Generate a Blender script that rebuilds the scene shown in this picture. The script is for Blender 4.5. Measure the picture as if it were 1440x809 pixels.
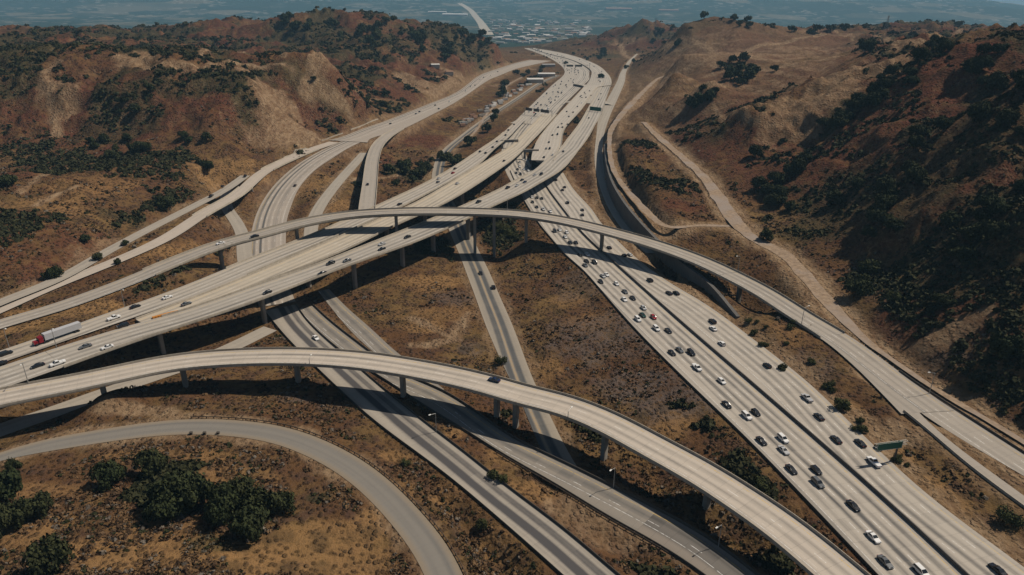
import bpy, bmesh, math, random
import numpy as np
from mathutils import Vector
random.seed(7); rng = np.random.default_rng(11)
S = bpy.context.scene
for o in list(bpy.data.objects): bpy.data.objects.remove(o)
# ------------------------------------------------------------------ camera, sky, sun, exposure
F = 960.0; H = 140.0; P = math.atan(404.5/F); R = math.radians(0.7)
cd = bpy.data.cameras.new('camera'); cam = bpy.data.objects.new('camera', cd); S.collection.objects.link(cam)
cd.sensor_width = 36; cd.lens = 36*F/1440; cd.clip_start = 1; cd.clip_end = 90000
from mathutils import Matrix
cam.matrix_world = Matrix.Translation((0,0,H)) @ Matrix.Rotation(math.pi/2-P,4,'X') @ Matrix.Rotation(R,4,'Z')
S.camera = cam
SUN_EL = math.radians(52); SUN_AZ = math.radians(70)      # azimuth measured from +Y towards +X
w = bpy.data.worlds.new('World'); S.world = w; w.use_nodes = True
nt = w.node_tree; nt.nodes.clear()
sky = nt.nodes.new('ShaderNodeTexSky'); sky.sky_type = 'NISHITA'; sky.sun_disc = False
sky.sun_elevation = SUN_EL; sky.sun_rotation = SUN_AZ; sky.air_density = 1.0; sky.dust_density = 1.5; sky.altitude = 400
bg = nt.nodes.new('ShaderNodeBackground'); bg.inputs[1].default_value = 0.05
wo = nt.nodes.new('ShaderNodeOutputWorld'); nt.links.new(sky.outputs[0], bg.inputs[0]); nt.links.new(bg.outputs[0], wo.inputs[0])
sl = bpy.data.lights.new('sun','SUN'); sl.energy = 5.0; sl.angle = math.radians(0.5); sl.color = (1.0,0.90,0.76)
so = bpy.data.objects.new('sun', sl); S.collection.objects.link(so)
sd = Vector((math.sin(SUN_AZ)*math.cos(SUN_EL), math.cos(SUN_AZ)*math.cos(SUN_EL), math.sin(SUN_EL)))
so.rotation_euler = sd.to_track_quat('Z','Y').to_euler()
S.view_settings.view_transform = 'Standard'; S.view_settings.look = 'None'
S.view_settings.exposure = -0.2; S.view_settings.gamma = 1.0; S.view_settings.use_curve_mapping = False
S.render.resolution_x = 1024; S.render.resolution_y = 575
S.render.engine = 'CYCLES'
S.cycles.max_bounces = 5; S.cycles.diffuse_bounces = 1; S.cycles.volume_bounces = 1; S.cycles.transparent_max_bounces = 4

# ------------------------------------------------------------------ picture <-> world helpers (reconstruction of positions)
def ray(px, py):
    u = (px-720)/F; v = (404.5-py)/F; c, s = math.cos(R), math.sin(R)
    u, v = c*u-s*v, s*u+c*v
    return np.array([u, math.cos(P)+v*math.sin(P), -math.sin(P)+v*math.cos(P)])
def un(px, py, z=0.0):
    d = ray(px, py); t = (z-H)/d[2]; return np.array([d[0]*t, d[1]*t, z])
def unY(px, py, Y):
    d = ray(px, py); t = Y/d[1]; return np.array([d[0]*t, Y, H+d[2]*t])
def pr(x, y, z):
    z = z-H; dep = y*math.cos(P)-z*math.sin(P); v = (y*math.sin(P)+z*math.cos(P))/dep; u = x/dep
    c, s = math.cos(R), math.sin(R); u, v = c*u+s*v, -s*u+c*v
    return 720+F*u, 404.5-F*v

# ------------------------------------------------------------------ object helpers
COL = S.collection
def link(name, me, mat=None, parent=None):
    o = bpy.data.objects.new(name, me); COL.objects.link(o)
    if mat is not None and me is not None and not me.materials: me.materials.append(mat)
    if parent is not None: o.parent = parent
    return o
def tag(o, label=None, cat=None, group=None, kind=None):
    if label: o['label'] = label
    if cat: o['category'] = cat
    if group: o['group'] = group
    if kind: o['kind'] = kind
    return o
def empty(name, loc=(0,0,0), rz=0.0):
    o = bpy.data.objects.new(name, None); COL.objects.link(o); o.location = loc; o.rotation_euler = (0,0,rz)
    o.empty_display_size = 0.5; return o
def npmesh(name, V, Fc, smooth=False, uv=None):
    V = np.asarray(V, dtype=np.float32); Fc = np.asarray(Fc, dtype=np.int32); n = Fc.shape[1]
    me = bpy.data.meshes.new(name); me.vertices.add(len(V)); me.vertices.foreach_set('co', V.ravel())
    me.loops.add(Fc.size); me.loops.foreach_set('vertex_index', Fc.ravel())
    me.polygons.add(len(Fc)); me.polygons.foreach_set('loop_start', np.arange(0, Fc.size, n, dtype=np.int32))
    me.polygons.foreach_set('loop_total', np.full(len(Fc), n, dtype=np.int32))
    if smooth: me.polygons.foreach_set('use_smooth', np.ones(len(Fc), dtype=bool))
    if uv is not None:
        l = me.uv_layers.new(name='UVMap'); l.data.foreach_set('uv', np.asarray(uv, dtype=np.float32)[Fc.ravel()].ravel())
    me.update(calc_edges=True); me.validate(); return me
class MB:
    def __init__(s): s.v = []; s.f = []
    def quadloop(s, rings, close=True, cap=True):
        b = len(s.v); n = len(rings[0])
        for r in rings: s.v += [tuple(p) for p in r]
        for i in range(len(rings)-1):
            for j in range(n if close else n-1):
                k = (j+1) % n; s.f.append((b+i*n+j, b+i*n+k, b+(i+1)*n+k, b+(i+1)*n+j))
        if cap and close:
            s.f.append(tuple(b+j for j in reversed(range(n)))); s.f.append(tuple(b+(len(rings)-1)*n+j for j in range(n)))
    def box(s, c, d, rz=0.0, taper=1.0):
        cx, cy, cz = c; dx, dy, dz = d; ca, sa = math.cos(rz), math.sin(rz); rings = []
        for zz, k in ((-.5,1.0),(.5,taper)):
            r = []
            for x, y in ((-.5,-.5),(.5,-.5),(.5,.5),(-.5,.5)):
                X, Y = x*dx*k, y*dy*k; r.append((cx+X*ca-Y*sa, cy+X*sa+Y*ca, cz+zz*dz))
            rings.append(r)
        s.quadloop(rings)
    def tube(s, a, b, ra, rb=None, n=8):
        a = Vector(a); b = Vector(b); rb = ra if rb is None else rb
        d = (b-a).normalized(); x = d.orthogonal().normalized(); y = d.cross(x)
        rings = [[tuple(p + (x*math.cos(t)+y*math.sin(t))*r) for t in [2*math.pi*i/n for i in range(n)]] for p, r in ((a,ra),(b,rb))]
        s.quadloop(rings)
    def mesh(s, name, smooth=False):
        me = bpy.data.meshes.new(name); me.from_pydata([tuple(map(float,v)) for v in s.v], [], s.f)
        if smooth:
            for p in me.polygons: p.use_smooth = True
        me.update(); return me
    def build(s, name, mat, parent=None, smooth=False): return link(name, s.mesh(name, smooth), mat, parent)

# ------------------------------------------------------------------ materials
def newmat(name):
    m = bpy.data.materials.new(name); m.use_nodes = True; t = m.node_tree
    b = t.nodes['Principled BSDF']; b.inputs['Roughness'].default_value = 0.9
    b.inputs['Specular IOR Level'].default_value = 0.2
    return m, t, b
def N(t, typ, **kw):
    n = t.nodes.new(typ)
    for k, v in kw.items():
        if k.startswith('i_'): n.inputs[k[2:].replace('_',' ')].default_value = v
        else: setattr(n, k, v)
    return n
def M(t, op, a, b=None, c=None):
    n = t.nodes.new('ShaderNodeMath'); n.operation = op
    for i, v in enumerate((a, b, c)):
        if v is None: continue
        if isinstance(v, (int, float)): n.inputs[i].default_value = v
        else: t.links.new(v, n.inputs[i])
    return n.outputs[0]
def mixc(t, f, a, b, mode='MIX'):
    n = t.nodes.new('ShaderNodeMix'); n.data_type = 'RGBA'; n.blend_type = mode
    for s_, v in ((n.inputs[0], f), (n.inputs[6], a), (n.inputs[7], b)):
        if isinstance(v, (int, float)): s_.default_value = v
        elif isinstance(v, tuple): s_.default_value = (*v, 1) if len(v) == 3 else v
        else: t.links.new(v, s_)
    return n.outputs[2]
def ramp(t, f, lo, hi):
    n = t.nodes.new('ShaderNodeMapRange'); n.inputs[1].default_value = lo; n.inputs[2].default_value = hi
    n.interpolation_type = 'SMOOTHSTEP'; t.links.new(f, n.inputs[0]); return n.outputs[0]
def noise(t, vec, scale, detail=4, rough=0.55):
    n = N(t, 'ShaderNodeTexNoise'); n.inputs['Scale'].default_value = scale; n.inputs['Detail'].default_value = detail
    n.inputs['Roughness'].default_value = rough; t.links.new(vec, n.inputs['Vector']); return n.outputs['Fac']
def simple(name, col, rough=0.8, var=0.15, scale=0.6, metal=0.0, spec=0.3):
    m, t, b = newmat(name); tc = N(t, 'ShaderNodeTexCoord')
    f = noise(t, tc.outputs['Object'], scale)
    c = mixc(t, f, tuple(x*(1-var) for x in col), tuple(min(1, x*(1+var)) for x in col))
    t.links.new(c, b.inputs['Base Color']); b.inputs['Roughness'].default_value = rough
    b.inputs['Metallic'].default_value = metal; b.inputs['Specular IOR Level'].default_value = spec
    return m
def road_mat(name, base, edge, half, lane=3.66, u0=0.6, track=0.22, dark=(0.10,0.095,0.09), yellow='left', lines=True, patch=0.10, center=False, stripes=()):
    m, t, b = newmat(name); uv = N(t, 'ShaderNodeUVMap'); sp = N(t, 'ShaderNodeSeparateXYZ'); t.links.new(uv.outputs[0], sp.inputs[0])
    u, v = sp.outputs[0], sp.outputs[1]                       # metres from the left edge, metres along
    q = M(t, 'DIVIDE', M(t, 'SUBTRACT', u, u0), lane); fr = M(t, 'FRACT', q)
    wt = M(t, 'COSINE', M(t, 'MULTIPLY', M(t, 'SUBTRACT', fr, 0.5), 4*math.pi))      # two wheel tracks a lane
    oil = M(t, 'COSINE', M(t, 'MULTIPLY', M(t, 'SUBTRACT', fr, 0.5), 2*math.pi))
    cm = N(t, 'ShaderNodeCombineXYZ'); t.links.new(M(t, 'MULTIPLY', u, 0.45), cm.inputs[0]); t.links.new(M(t, 'MULTIPLY', v, 0.012), cm.inputs[1])
    ns = noise(t, cm.outputs[0], 1.0, 5, 0.6)
    cm2 = N(t, 'ShaderNodeCombineXYZ'); t.links.new(M(t, 'FLOOR', q), cm2.inputs[0]); t.links.new(M(t, 'FLOOR', M(t, 'DIVIDE', v, 4.6)), cm2.inputs[1])
    wn = N(t, 'ShaderNodeTexWhiteNoise', noise_dimensions='2D'); t.links.new(cm2.outputs[0], wn.inputs['Vector'])
    ln_ = N(t, 'ShaderNodeTexWhiteNoise', noise_dimensions='1D'); t.links.new(M(t, 'FLOOR', q), ln_.inputs['W'])
    geo = N(t, 'ShaderNodeNewGeometry'); fine = noise(t, geo.outputs['Position'], 0.9, 5, 0.7); big = noise(t, geo.outputs['Position'], 0.03, 3)
    f1 = M(t, 'MULTIPLY', M(t, 'ADD', M(t, 'MULTIPLY', oil, 0.55), 0.45), M(t, 'ADD', ramp(t, ns, 0.35, 0.7), M(t, 'MULTIPLY', ln_.outputs['Value'], 0.7)))
    f1 = M(t, 'MULTIPLY', f1, track)
    f1 = M(t, 'ADD', f1, M(t, 'MULTIPLY', M(t, 'SUBTRACT', wn.outputs['Value'], 0.5), patch))
    f1 = M(t, 'ADD', f1, M(t, 'MULTIPLY', M(t, 'SUBTRACT', fine, 0.5), 0.28)); f1 = M(t, 'ADD', f1, M(t, 'MULTIPLY', M(t, 'SUBTRACT', big, 0.5), 0.30))
    for cf, wf, am in stripes:
        dd = M(t, 'ABSOLUTE', M(t, 'SUBTRACT', M(t, 'DIVIDE', u, 2*half), cf)); f1 = M(t, 'ADD', f1, M(t, 'MULTIPLY', M(t, 'SUBTRACT', 1.0, ramp(t, dd, wf*0.35, wf)), M(t, 'MULTIPLY', am, M(t, 'ADD', 0.75, M(t, 'MULTIPLY', ns, 0.5)))))
    n = N(t, 'ShaderNodeClamp'); t.links.new(f1, n.inputs[0])
    c = mixc(t, n.outputs[0], base, dark)
    # shoulders are a little browner
    ed = M(t, 'MINIMUM', u, M(t, 'SUBTRACT', 2*half, u))
    c = mixc(t, M(t, 'MULTIPLY', M(t, 'SUBTRACT', 1.0, ramp(t, ed, 0.2, 2.6)), 0.65), c, edge)
    jt = M(t, 'LESS_THAN', M(t, 'FRACT', M(t, 'DIVIDE', v, 4.6)), 0.02)
    c = mixc(t, M(t, 'MULTIPLY', jt, 0.35), c, dark)
    if lines:
        d = M(t, 'ABSOLUTE', M(t, 'SUBTRACT', M(t, 'FRACT', M(t, 'ADD', q, 0.5)), 0.5))
        lm = M(t, 'MULTIPLY', M(t, 'LESS_THAN', d, 0.10/lane), M(t, 'LESS_THAN', M(t, 'FRACT', M(t, 'DIVIDE', v, 14.6)), 0.28))
        inside = M(t, 'GREATER_THAN', ed, 3.2)
        lm = M(t, 'MULTIPLY', lm, inside)
        wear = ramp(t, fine, 0.35, 0.6)
        c = mixc(t, M(t, 'MULTIPLY', M(t, 'MULTIPLY', lm, wear), 0.8), c, (0.72,0.71,0.68))
        el = M(t, 'LESS_THAN', M(t, 'ABSOLUTE', M(t, 'SUBTRACT', ed, 2.0)), 0.12)
        isl = M(t, 'LESS_THAN', u, half)
        if yellow == 'right': isl = M(t, 'SUBTRACT', 1.0, isl)
        ec = mixc(t, isl, (0.68,0.67,0.64), (0.58,0.38,0.08))
        c = mixc(t, M(t, 'MULTIPLY', M(t, 'MULTIPLY', el, wear), 0.75), c, ec)
    if center:
        dc = M(t, 'ABSOLUTE', M(t, 'SUBTRACT', u, half)); cl = M(t, 'MULTIPLY', M(t, 'LESS_THAN', dc, 0.42), M(t, 'GREATER_THAN', dc, 0.14))
        c = mixc(t, M(t, 'MULTIPLY', cl, M(t, 'MULTIPLY', ramp(t, fine, 0.3, 0.6), 0.6)), c, (0.42,0.25,0.08))
    t.links.new(c, b.inputs['Base Color']); b.inputs['Roughness'].default_value = 0.88
    bp = N(t, 'ShaderNodeBump'); bp.inputs['Strength'].default_value = 0.15; t.links.new(fine, bp.inputs['Height']); t.links.new(bp.outputs[0], b.inputs['Normal'])
    return m
CONC = (0.405,0.36,0.305); CONC2 = (0.34,0.30,0.255)
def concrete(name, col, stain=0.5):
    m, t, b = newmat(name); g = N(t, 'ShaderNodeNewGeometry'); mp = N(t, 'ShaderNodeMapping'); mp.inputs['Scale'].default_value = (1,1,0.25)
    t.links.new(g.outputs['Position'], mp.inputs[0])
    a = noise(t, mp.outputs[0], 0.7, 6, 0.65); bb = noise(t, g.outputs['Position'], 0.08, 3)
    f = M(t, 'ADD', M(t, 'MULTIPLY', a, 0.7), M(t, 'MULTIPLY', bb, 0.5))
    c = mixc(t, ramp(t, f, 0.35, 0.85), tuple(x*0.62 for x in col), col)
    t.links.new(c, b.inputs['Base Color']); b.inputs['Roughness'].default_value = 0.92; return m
MAT = {}
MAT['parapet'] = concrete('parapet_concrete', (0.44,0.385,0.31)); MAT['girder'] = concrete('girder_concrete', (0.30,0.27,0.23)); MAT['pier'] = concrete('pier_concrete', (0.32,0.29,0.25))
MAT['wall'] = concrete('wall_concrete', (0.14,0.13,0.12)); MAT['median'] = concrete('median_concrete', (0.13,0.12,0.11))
MAT['steel'] = simple('galvanised_steel', (0.30,0.30,0.29), 0.5, metal=0.5); MAT['darksteel'] = simple('weathered_steel', (0.07,0.06,0.05), 0.7)
MAT['green'] = simple('sign_green', (0.015,0.10,0.07), 0.5, 0.08); MAT['white'] = simple('white_paint', (0.75,0.74,0.70), 0.5, 0.05)
MAT['wood'] = simple('grey_timber', (0.10,0.075,0.055), 0.9); MAT['orange'] = simple('orange_plastic', (0.50,0.20,0.03), 0.6)
MAT['glass'] = simple('dark_glass', (0.012,0.015,0.018), 0.08, 0.1, spec=0.6); MAT['tyre'] = simple('tyre_rubber', (0.02,0.02,0.02), 0.9)
MAT['lamp'] = simple('clear_lamp', (0.7,0.7,0.68), 0.2); MAT['red'] = simple('red_lens', (0.30,0.01,0.01), 0.3)

# ------------------------------------------------------------------ noise on arrays
def _h(i, j, s):
    n = (i.astype(np.int64)*374761393 + j.astype(np.int64)*668265263 + s*974711) & 0x7fffffff
    n = ((n ^ (n >> 13))*1274126177) & 0x7fffffff
    return ((n ^ (n >> 16)) & 0xffff)/65535.0
def vnoise(x, y, s=0):
    i = np.floor(x); j = np.floor(y); fx = x-i; fy = y-j; fx = fx*fx*fx*(fx*(fx*6-15)+10); fy = fy*fy*fy*(fy*(fy*6-15)+10)
    i = i.astype(np.int64); j = j.astype(np.int64)
    a = _h(i,j,s); b = _h(i+1,j,s); c = _h(i,j+1,s); d = _h(i+1,j+1,s)
    return (a+(b-a)*fx)*(1-fy)+(c+(d-c)*fx)*fy
def fbm(x, y, o=4, s=0, ridged=False):
    r = 0; a = 0.5; t = 0
    for k in range(o):
        n = vnoise(x, y, s+k*17)
        if ridged: n = 1-np.abs(2*n-1)
        r = r+a*n; t += a; a *= 0.5; x, y = 1.97*x*0.8-1.97*y*0.6+11.3, 1.97*x*0.6+1.97*y*0.8-7.1
    return r/t
def sstep(x, a, b):
    t = np.clip((x-a)/(b-a), 0, 1); return t*t*(3-2*t)

# ------------------------------------------------------------------ road paths
def cr(pts, step):
    pts = np.asarray(pts, float); n = len(pts); P_ = np.vstack([2*pts[0]-pts[1], pts, 2*pts[-1]-pts[-2]]); out = []
    for i in range(n-1):
        p0, p1, p2, p3 = P_[i:i+4]; L = np.linalg.norm((p2-p1)[:2]); k = max(2, int(L/step))
        for j in range(k):
            t = j/k; out.append(0.5*((2*p1)+(-p0+p2)*t+(2*p0-5*p1+4*p2-p3)*t*t+(-p0+3*p1-3*p2+p3)*t**3))
    out.append(pts[-1]); return np.array(out)
def smooth(a, k=3, it=2):
    a = a.copy()
    for _ in range(it):
        b = a.copy()
        for i in range(1, len(a)-1): b[i] = (a[i-1]+2*a[i]+a[i+1])/4
        a = b
    return a
def resample(p, step):
    d = np.r_[0, np.cumsum(np.linalg.norm(np.diff(p[:, :2], axis=0), axis=1))]; n = max(3, int(d[-1]/step)+1); s = np.linspace(0, d[-1], n)
    return np.stack([np.interp(s, d, p[:, k]) for k in range(p.shape[1])], 1)
class Road:
    """stations: x, y, z, left width, right width (both to the centre line)"""
    def __init__(s, st): s.st = st; s.prep()
    def prep(s):
        p = s.st; t = np.gradient(p[:, :2], axis=0); t /= np.linalg.norm(t, axis=1)[:, None]+1e-9; s.t = t; s.n = np.stack([-t[:,1], t[:,0]], 1)
        s.d = np.r_[0, np.cumsum(np.linalg.norm(np.diff(p[:, :2], axis=0), axis=1))]
    def cut(s, a, b): return Road(s.st[a:b+1])
    def near(s, x, y):
        q = (s.st[:,0]-x)**2+(s.st[:,1]-y)**2; i = int(q.argmin()); return i, math.sqrt(q[i])
    def at_px(s, px):
        X, Y = pr(s.st[:,0], s.st[:,1], s.st[:,2]); return int(np.abs(X-px).argmin())
def zfun(pairs, key):
    a = np.array(pairs, float); o = a[:,0].argsort(); a = a[o]
    return lambda px, py: float(np.interp(px if key == 'x' else py, a[:,0], a[:,1]))
def centre_road(pts, W, zf=None, step=4, sm=6):
    """pts px,py(,z); W metres or list"""
    w3 = [un(p[0], p[1], p[2] if zf is None else zf(p[0], p[1])) for p in pts]
    if not hasattr(W, '__len__'): W = [W]*len(pts)
    a = np.array([[*q, ww/2] for q, ww in zip(w3, W)]); a = cr(a, step); a = resample(a, step); a = smooth(a, it=sm)
    return Road(np.c_[a[:, :3], a[:,3]])
def edge_road(L, Rr, zf, step=4, sm=12):
    A = resample(cr([un(*p, zf(*p)) for p in L], step), step); B = resample(cr([un(*p, zf(*p)) for p in Rr], step/2), step/2)
    out = []
    for a in A:
        i = ((B[:, :2]-a[:2])**2).sum(1).argmin()
        if i in (0, len(B)-1): 
            d = B[i, :2]-a[:2]
        b = B[i]; out.append([*(a+b)/2, np.linalg.norm(a[:2]-b[:2])/2])
    out = np.array(out); keep = [0]
    for i in range(1, len(out)):
        if np.linalg.norm(out[i, :2]-out[keep[-1], :2]) > 0.4*step: keep.append(i)
    out = smooth(resample(out[keep], step), it=sm); return Road(out)
# I-5 style wide freeway: left edge, median, right edge (upper end first)
zA = zfun([(0,0),(809,0)], 'y')
A_L = [(717,238),(724,255),(737,282),(758,315),(777,338),(800,365),(820,380),(887,457),(967,538),(1032,600),(1080,648),(1163,735),(1233,809),(1330,911)]
A_M = [(752,240),(768,262),(773,270),(797,302),(820,330),(860,367),(953,450),(1057,540),(1080,560),(1180,647),(1280,737),(1357,809),(1450,895)]
A_R = [(792,243),(807,267),(833,295),(843,311),(880,350),(920,383),(960,409),(997,430),(1080,493),(1140,540),(1180,580),(1240,637),(1280,676),(1347,730),(1440,797),(1560,890)]
RD = {}
RD['A_left'] = edge_road(A_M, A_L, zA); RD['A_right'] = edge_road(A_R, A_M, zA)
# heavy lanes passing under the connector
RD['A_under'] = centre_road([(740,100,1),(790,102,1)][:0]+[(806,112,1),(785,133,1),(762,156,1),(742,176,0.5),(728,195,0),(722,214,0),(732,242,0),(750,265,0)], [16,20,22,24,24,24,26,28], step=5)
zB1 = zfun([(-200,5),(150,5),(300,6),(400,8),(520,9),(650,9),(720,7.5),(745,4.5),(775,2),(800,1.2),(900,1)], 'x')
B1a_far = [(-60,514),(0,493),(58,474),(103,458),(150,440),(183,430),(233,412),(300,386),(360,361),(433,333),(503,302),(560,276),(600,257),(638,235),(675,210),(700,193),(716,178),(733,162)]
B1a_near = [(-60,532),(0,511),(58,491),(110,473),(183,448),(233,431),(300,406),(360,381),(433,349),(503,319),(560,293),(600,273),(647,247),(673,232),(693,212),(707,200),(722,187),(742,166)]
B1b_far = [(190,450),(300,409),(360,384),(440,350),(503,322),(560,297),(602,276),(678,230),(717,205),(727,195),(745,178),(765,158)]
B1b_near = [(205,456),(300,423),(360,400),(440,370),(500,345),(537,326),(560,315),(622,288),(667,262),(700,240),(725,222),(750,198),(783,162)]
def trim(k, a, b): RD[k] = RD[k].cut(a, len(RD[k].st)-1-b)
RD['B1a'] = edge_road(B1a_near, B1a_far, zB1); RD['B1b'] = edge_road(B1b_near, B1b_far, zB1)
zB2 = zfun([(60,2.5),(114,3),(134,4),(160,5),(185,6),(206,7.5),(235,9.5),(258,10.5),(272,11),(310,12),(340,11.5),(373,10),(427,8),(470,6),(500,5.2),(600,5)], 'y')
B2_far = [(-60,534),(0,517),(30,505),(83,487),(163,462),(213,446),(247,440),(360,401),(437,375),(503,349),(560,327),(608,308),(658,287),(700,268),(723,255),(750,240),(768,224),(789,207.5),(797,197),(815,173),(830,147),(849,114)]
B2_near = [(-60,568),(0,547),(75,522),(150,495),(240,465),(360,425),(427,398),(493,373),(560,350),(610,330),(653,310),(693,290),(733,272),(758,258),(792,237),(813,212),(828,192),(837,175),(846,160),(854,134),(860,114)]
RD['B2'] = edge_road(B2_near, B2_far, zB2)
zU = zfun([(60,2),(97,2.5),(123,4),(150,4.9),(180,5.9),(206,7.5),(235,9.5),(262,10.6)], 'y')
RD['cw2'] = edge_road([(847,114),(837,127),(818.5,153),(795,180),(789,206),(778,226)], [(822,122),(797,149),(769,180),(753,203),(747,224),(752,236)], zU)
zS = zfun([(0,1),(900,1)], 'x')
top = RD['cw2'].st[0,1] > RD['cw2'].st[-1,1]; trim('cw2', 5 if top else 0, 0 if top else 5)
top = RD['B2'].st[0,1] > RD['B2'].st[-1,1]; trim('B2', 5 if top else 0, 0 if top else 5)
RD['S1'] = edge_road([(745,68.2),(770,76),(804,85),(828,98),(830,110),(818,123),(793,148),(783,160),(765,178)], [(735,67.5),(755,74.5),(770,80.5),(783,88),(792,96),(793,105),(774,122),(737,158),(724,171)], zS)
RD['S2'] = edge_road([(745,67.2),(780,72.5),(811,80),(839,91),(854,103),(860,114),(857,126),(852,140),(848,150)], [(745,68.4),(771,76),(806,85),(829,97),(831,108),(824,120),(815,131),(806,141)], zfun([(60,1),(85,1.6),(100,2.3),(114,2.85),(134,3.85),(160,4.8)], 'y'))
zC = zfun([(-100,4),(0,4.5),(150,6),(233,9),(330,13),(430,17),(560,20),(690,19.5),(760,17),(847,13),(950,11),(1050,7.5),(1150,4.5),(1220,3),(1440,2.5)], 'x')
RD['C'] = centre_road([(-60,476),(0,455.5),(83,431.5),(180,396),(233,373.5),(310,344),(360,331),(427,313),(493,302),(560,298),(627,297.5),(720,300.5),(787,309.5),(853,325),(920,344),(987,368),(1053,400),(1080,415),(1130,447.5),(1180,477.5),(1230,517),(1270,551),(1305,580)],
   [11,11,11.5,12,12,12.5,12.5,13,13.5,13.5,13.5,13.5,13.5,13.5,13.5,13.5,13.5,13.5,13.5,14.2,15.5,18,21], zC)
zCe = zfun([(1200,3),(1440,2.5),(1700,2.5)], 'x')
RD['C_lower'] = edge_road([(1282,574),(1300,592),(1360,640),(1440,697),(1560,784)], [(1280,583),(1313,612),(1363,657),(1440,713),(1560,800)], zCe)
RD['C_upper'] = edge_road([(1245,515),(1290,543),(1347,579),(1440,639),(1560,716)], [(1240,536),(1290,579),(1340,610),(1400,648),(1440,668),(1560,742)], zCe)
zD = zfun([(-200,4.5),(0,5),(150,6),(420,7),(845,6),(1000,5),(1200,3.5)], 'x')
RD['D'] = centre_road([(-80,580),(0,559.5),(67,547),(150,530),(233,512),(300,505),(360,502),(427,502),(500,506.5),(560,515),(633,528.5),(700,545),(740,558),(787,567.5),(853,593.5),(920,630),(987,666),(1053,709),(1100,741),(1178,806),(1240,862)],
   [14,14,13.8,13.6,13.4,13.4,13.4,13.4,13.4,13.4,13.4,13.4,13.4,13.4,13.4,13.4,13.4,13.4,13.4,13.4,13.4], zD)
RD['E'] = centre_road([(-60,662,-3),(-10,645,-3),(43,630,-3),(150,612,-3),(233,601,-3),(300,600,-3),(360,605,-3),(410,616,-3),(475,645,-3),(528,683,-3),(573,730,-3),(607,773,-3),(625,808,-3),(640,850,-3),(650,920,-3)], [3,4.5,8,9,9.6,9.6,9.6,9.6,9.6,9.6,9.6,9.6,9.6,9.6])
zF1 = zfun([(360,-9),(450,-8),(550,-7),(660,-5),(809,-4)], 'y')
RD['F1'] = edge_road([(415,428),(432,453),(470,488),(533,543),(590,590),(660,643),(720,692),(787,740),(867,809),(950,880)], [(365,428),(395,465),(415,487),(477,547),(533,597),(623,663),(720,745),(792,809),(880,890)], zF1)
zF2 = zfun([(360,-9),(450,-8),(540,-6.5),(650,-5.5),(809,-5)], 'y')
RD['F2'] = edge_road([(440,430),(455,445),(483,468),(515,492),(562,527),(620,548),(667,579),(720,619),(770,640),(803,657),(870,690),(953,733),(1020,770),(1057,807),(1130,870)], [(418,430),(434,453),(473,488),(510,515),(552,540),(600,573),(647,600),(720,647),(787,683),(853,727),(900,750),(953,780),(993,809),(1060,860)], zF2)
RD['F3'] = edge_road([(462,406),(488,433),(523,463),(553,492),(600,528),(625,548)], [(448,410),(473,442),(500,473),(535,503),(575,535),(600,556)], zF2)
RD['G'] = edge_road([(640,290),(655,312),(673,352),(687,380),(702,415),(721,458),(748,530),(773,583),(800,640),(816,668)], [(622,297),(632,325),(647,360),(657,387),(667,413),(685,463),(712,523),(735,570),(757,625),(776,662)], zfun([(0,-8),(809,-8)], 'y'))
RD['G_up'] = centre_road([(641,312,-8),(630,290,-8),(618,262,-7),(616,240,-6),(625,216,-4),(650,193,-2),(690,163,-1),(730,137,0),(760,117,0),(785,106,0)], [13,12,11,10,10,9,9,9,9,9])
zH = zfun([(0,5),(180,7),(300,9),(450,10),(560,10),(700,4),(780,1)], 'x')
RD['H1'] = centre_road([(-40,452),(0,435),(67,405),(160,368),(233,335),(287,300),(333,274),(369,243),(400,227),(437,211),(470,200)], [9,9,9,9,10,10,10,11,11,12,12], zH)
RD['H0'] = centre_road([(-30,438),(10,421),(83,392),(150,354),(200,327),(247,303),(290,281),(318,266),(345,247)], 8, zfun([(0,6),(350,9)], 'x'))
zH2 = zfun([(170,10),(215,9.5),(240,6),(270,1),(300,-4),(340,-8),(430,-8.5)], 'y')
RD['H2'] = edge_road([(415,428),(406,395),(402,350),(403,310),(410,288),(420,265),(442,240),(467,223),(500,203),(530,192)], [(365,428),(352,395),(350,350),(355,320),(363,295),(383,263),(413,235),(450,212),(480,199),(510,187)], zH2)
RD['H12'] = edge_road([(500,204),(530,191.5),(561,184),(602,165),(643,143),(684,115),(702,107),(727,97),(757,90),(775,86)], [(478,194),(510,181),(541,170),(602,146),(643,129),(674,106),(698,97),(727,88),(755,82),(768,79)], zH)
RD['H3'] = centre_road([(517,304,8.9),(516,295,9),(520,260,9.5),(524,225,10),(531,205,10),(545,191,10),(562,181,10)], [11,11,11,11,11,11,10])
RD['H4'] = centre_road([(437,340,-6),(438,318,-4),(450,290,-1),(474,258,2),(500,229,4),(512,215,5)], [9,9,9,9,9,8])
RD['H5'] = centre_road([(318,268,0),(318,290,0),(331,310,-1),(341,330,-3),(344,360,-6),(352,400,-8)], [8,8,8,8,9,9])
RD['K'] = centre_road([(896,76,10),(886,86,9),(877,101,7),(873,115,5),(862,138,3),(851,160,2),(844,190,1),(842,225,0),(850,262,0),(866,298,0),(888,328,0),(915,356,0)], [4,8,11,14,15,15,8.5,8,8,8,8,6])
RD['U'] = centre_road([(-40,620,-8),(20,597,-8),(70,582,-8),(120,562,-8),(190,538,-8),(300,500,-8),(380,462,-8)], [10,10,10,9,9,9,9])
zJ = zfun([(900,20),(1000,16),(1040,11),(1100,9),(1180,5),(1230,3.6),(1440,3.2)], 'x')
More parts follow.
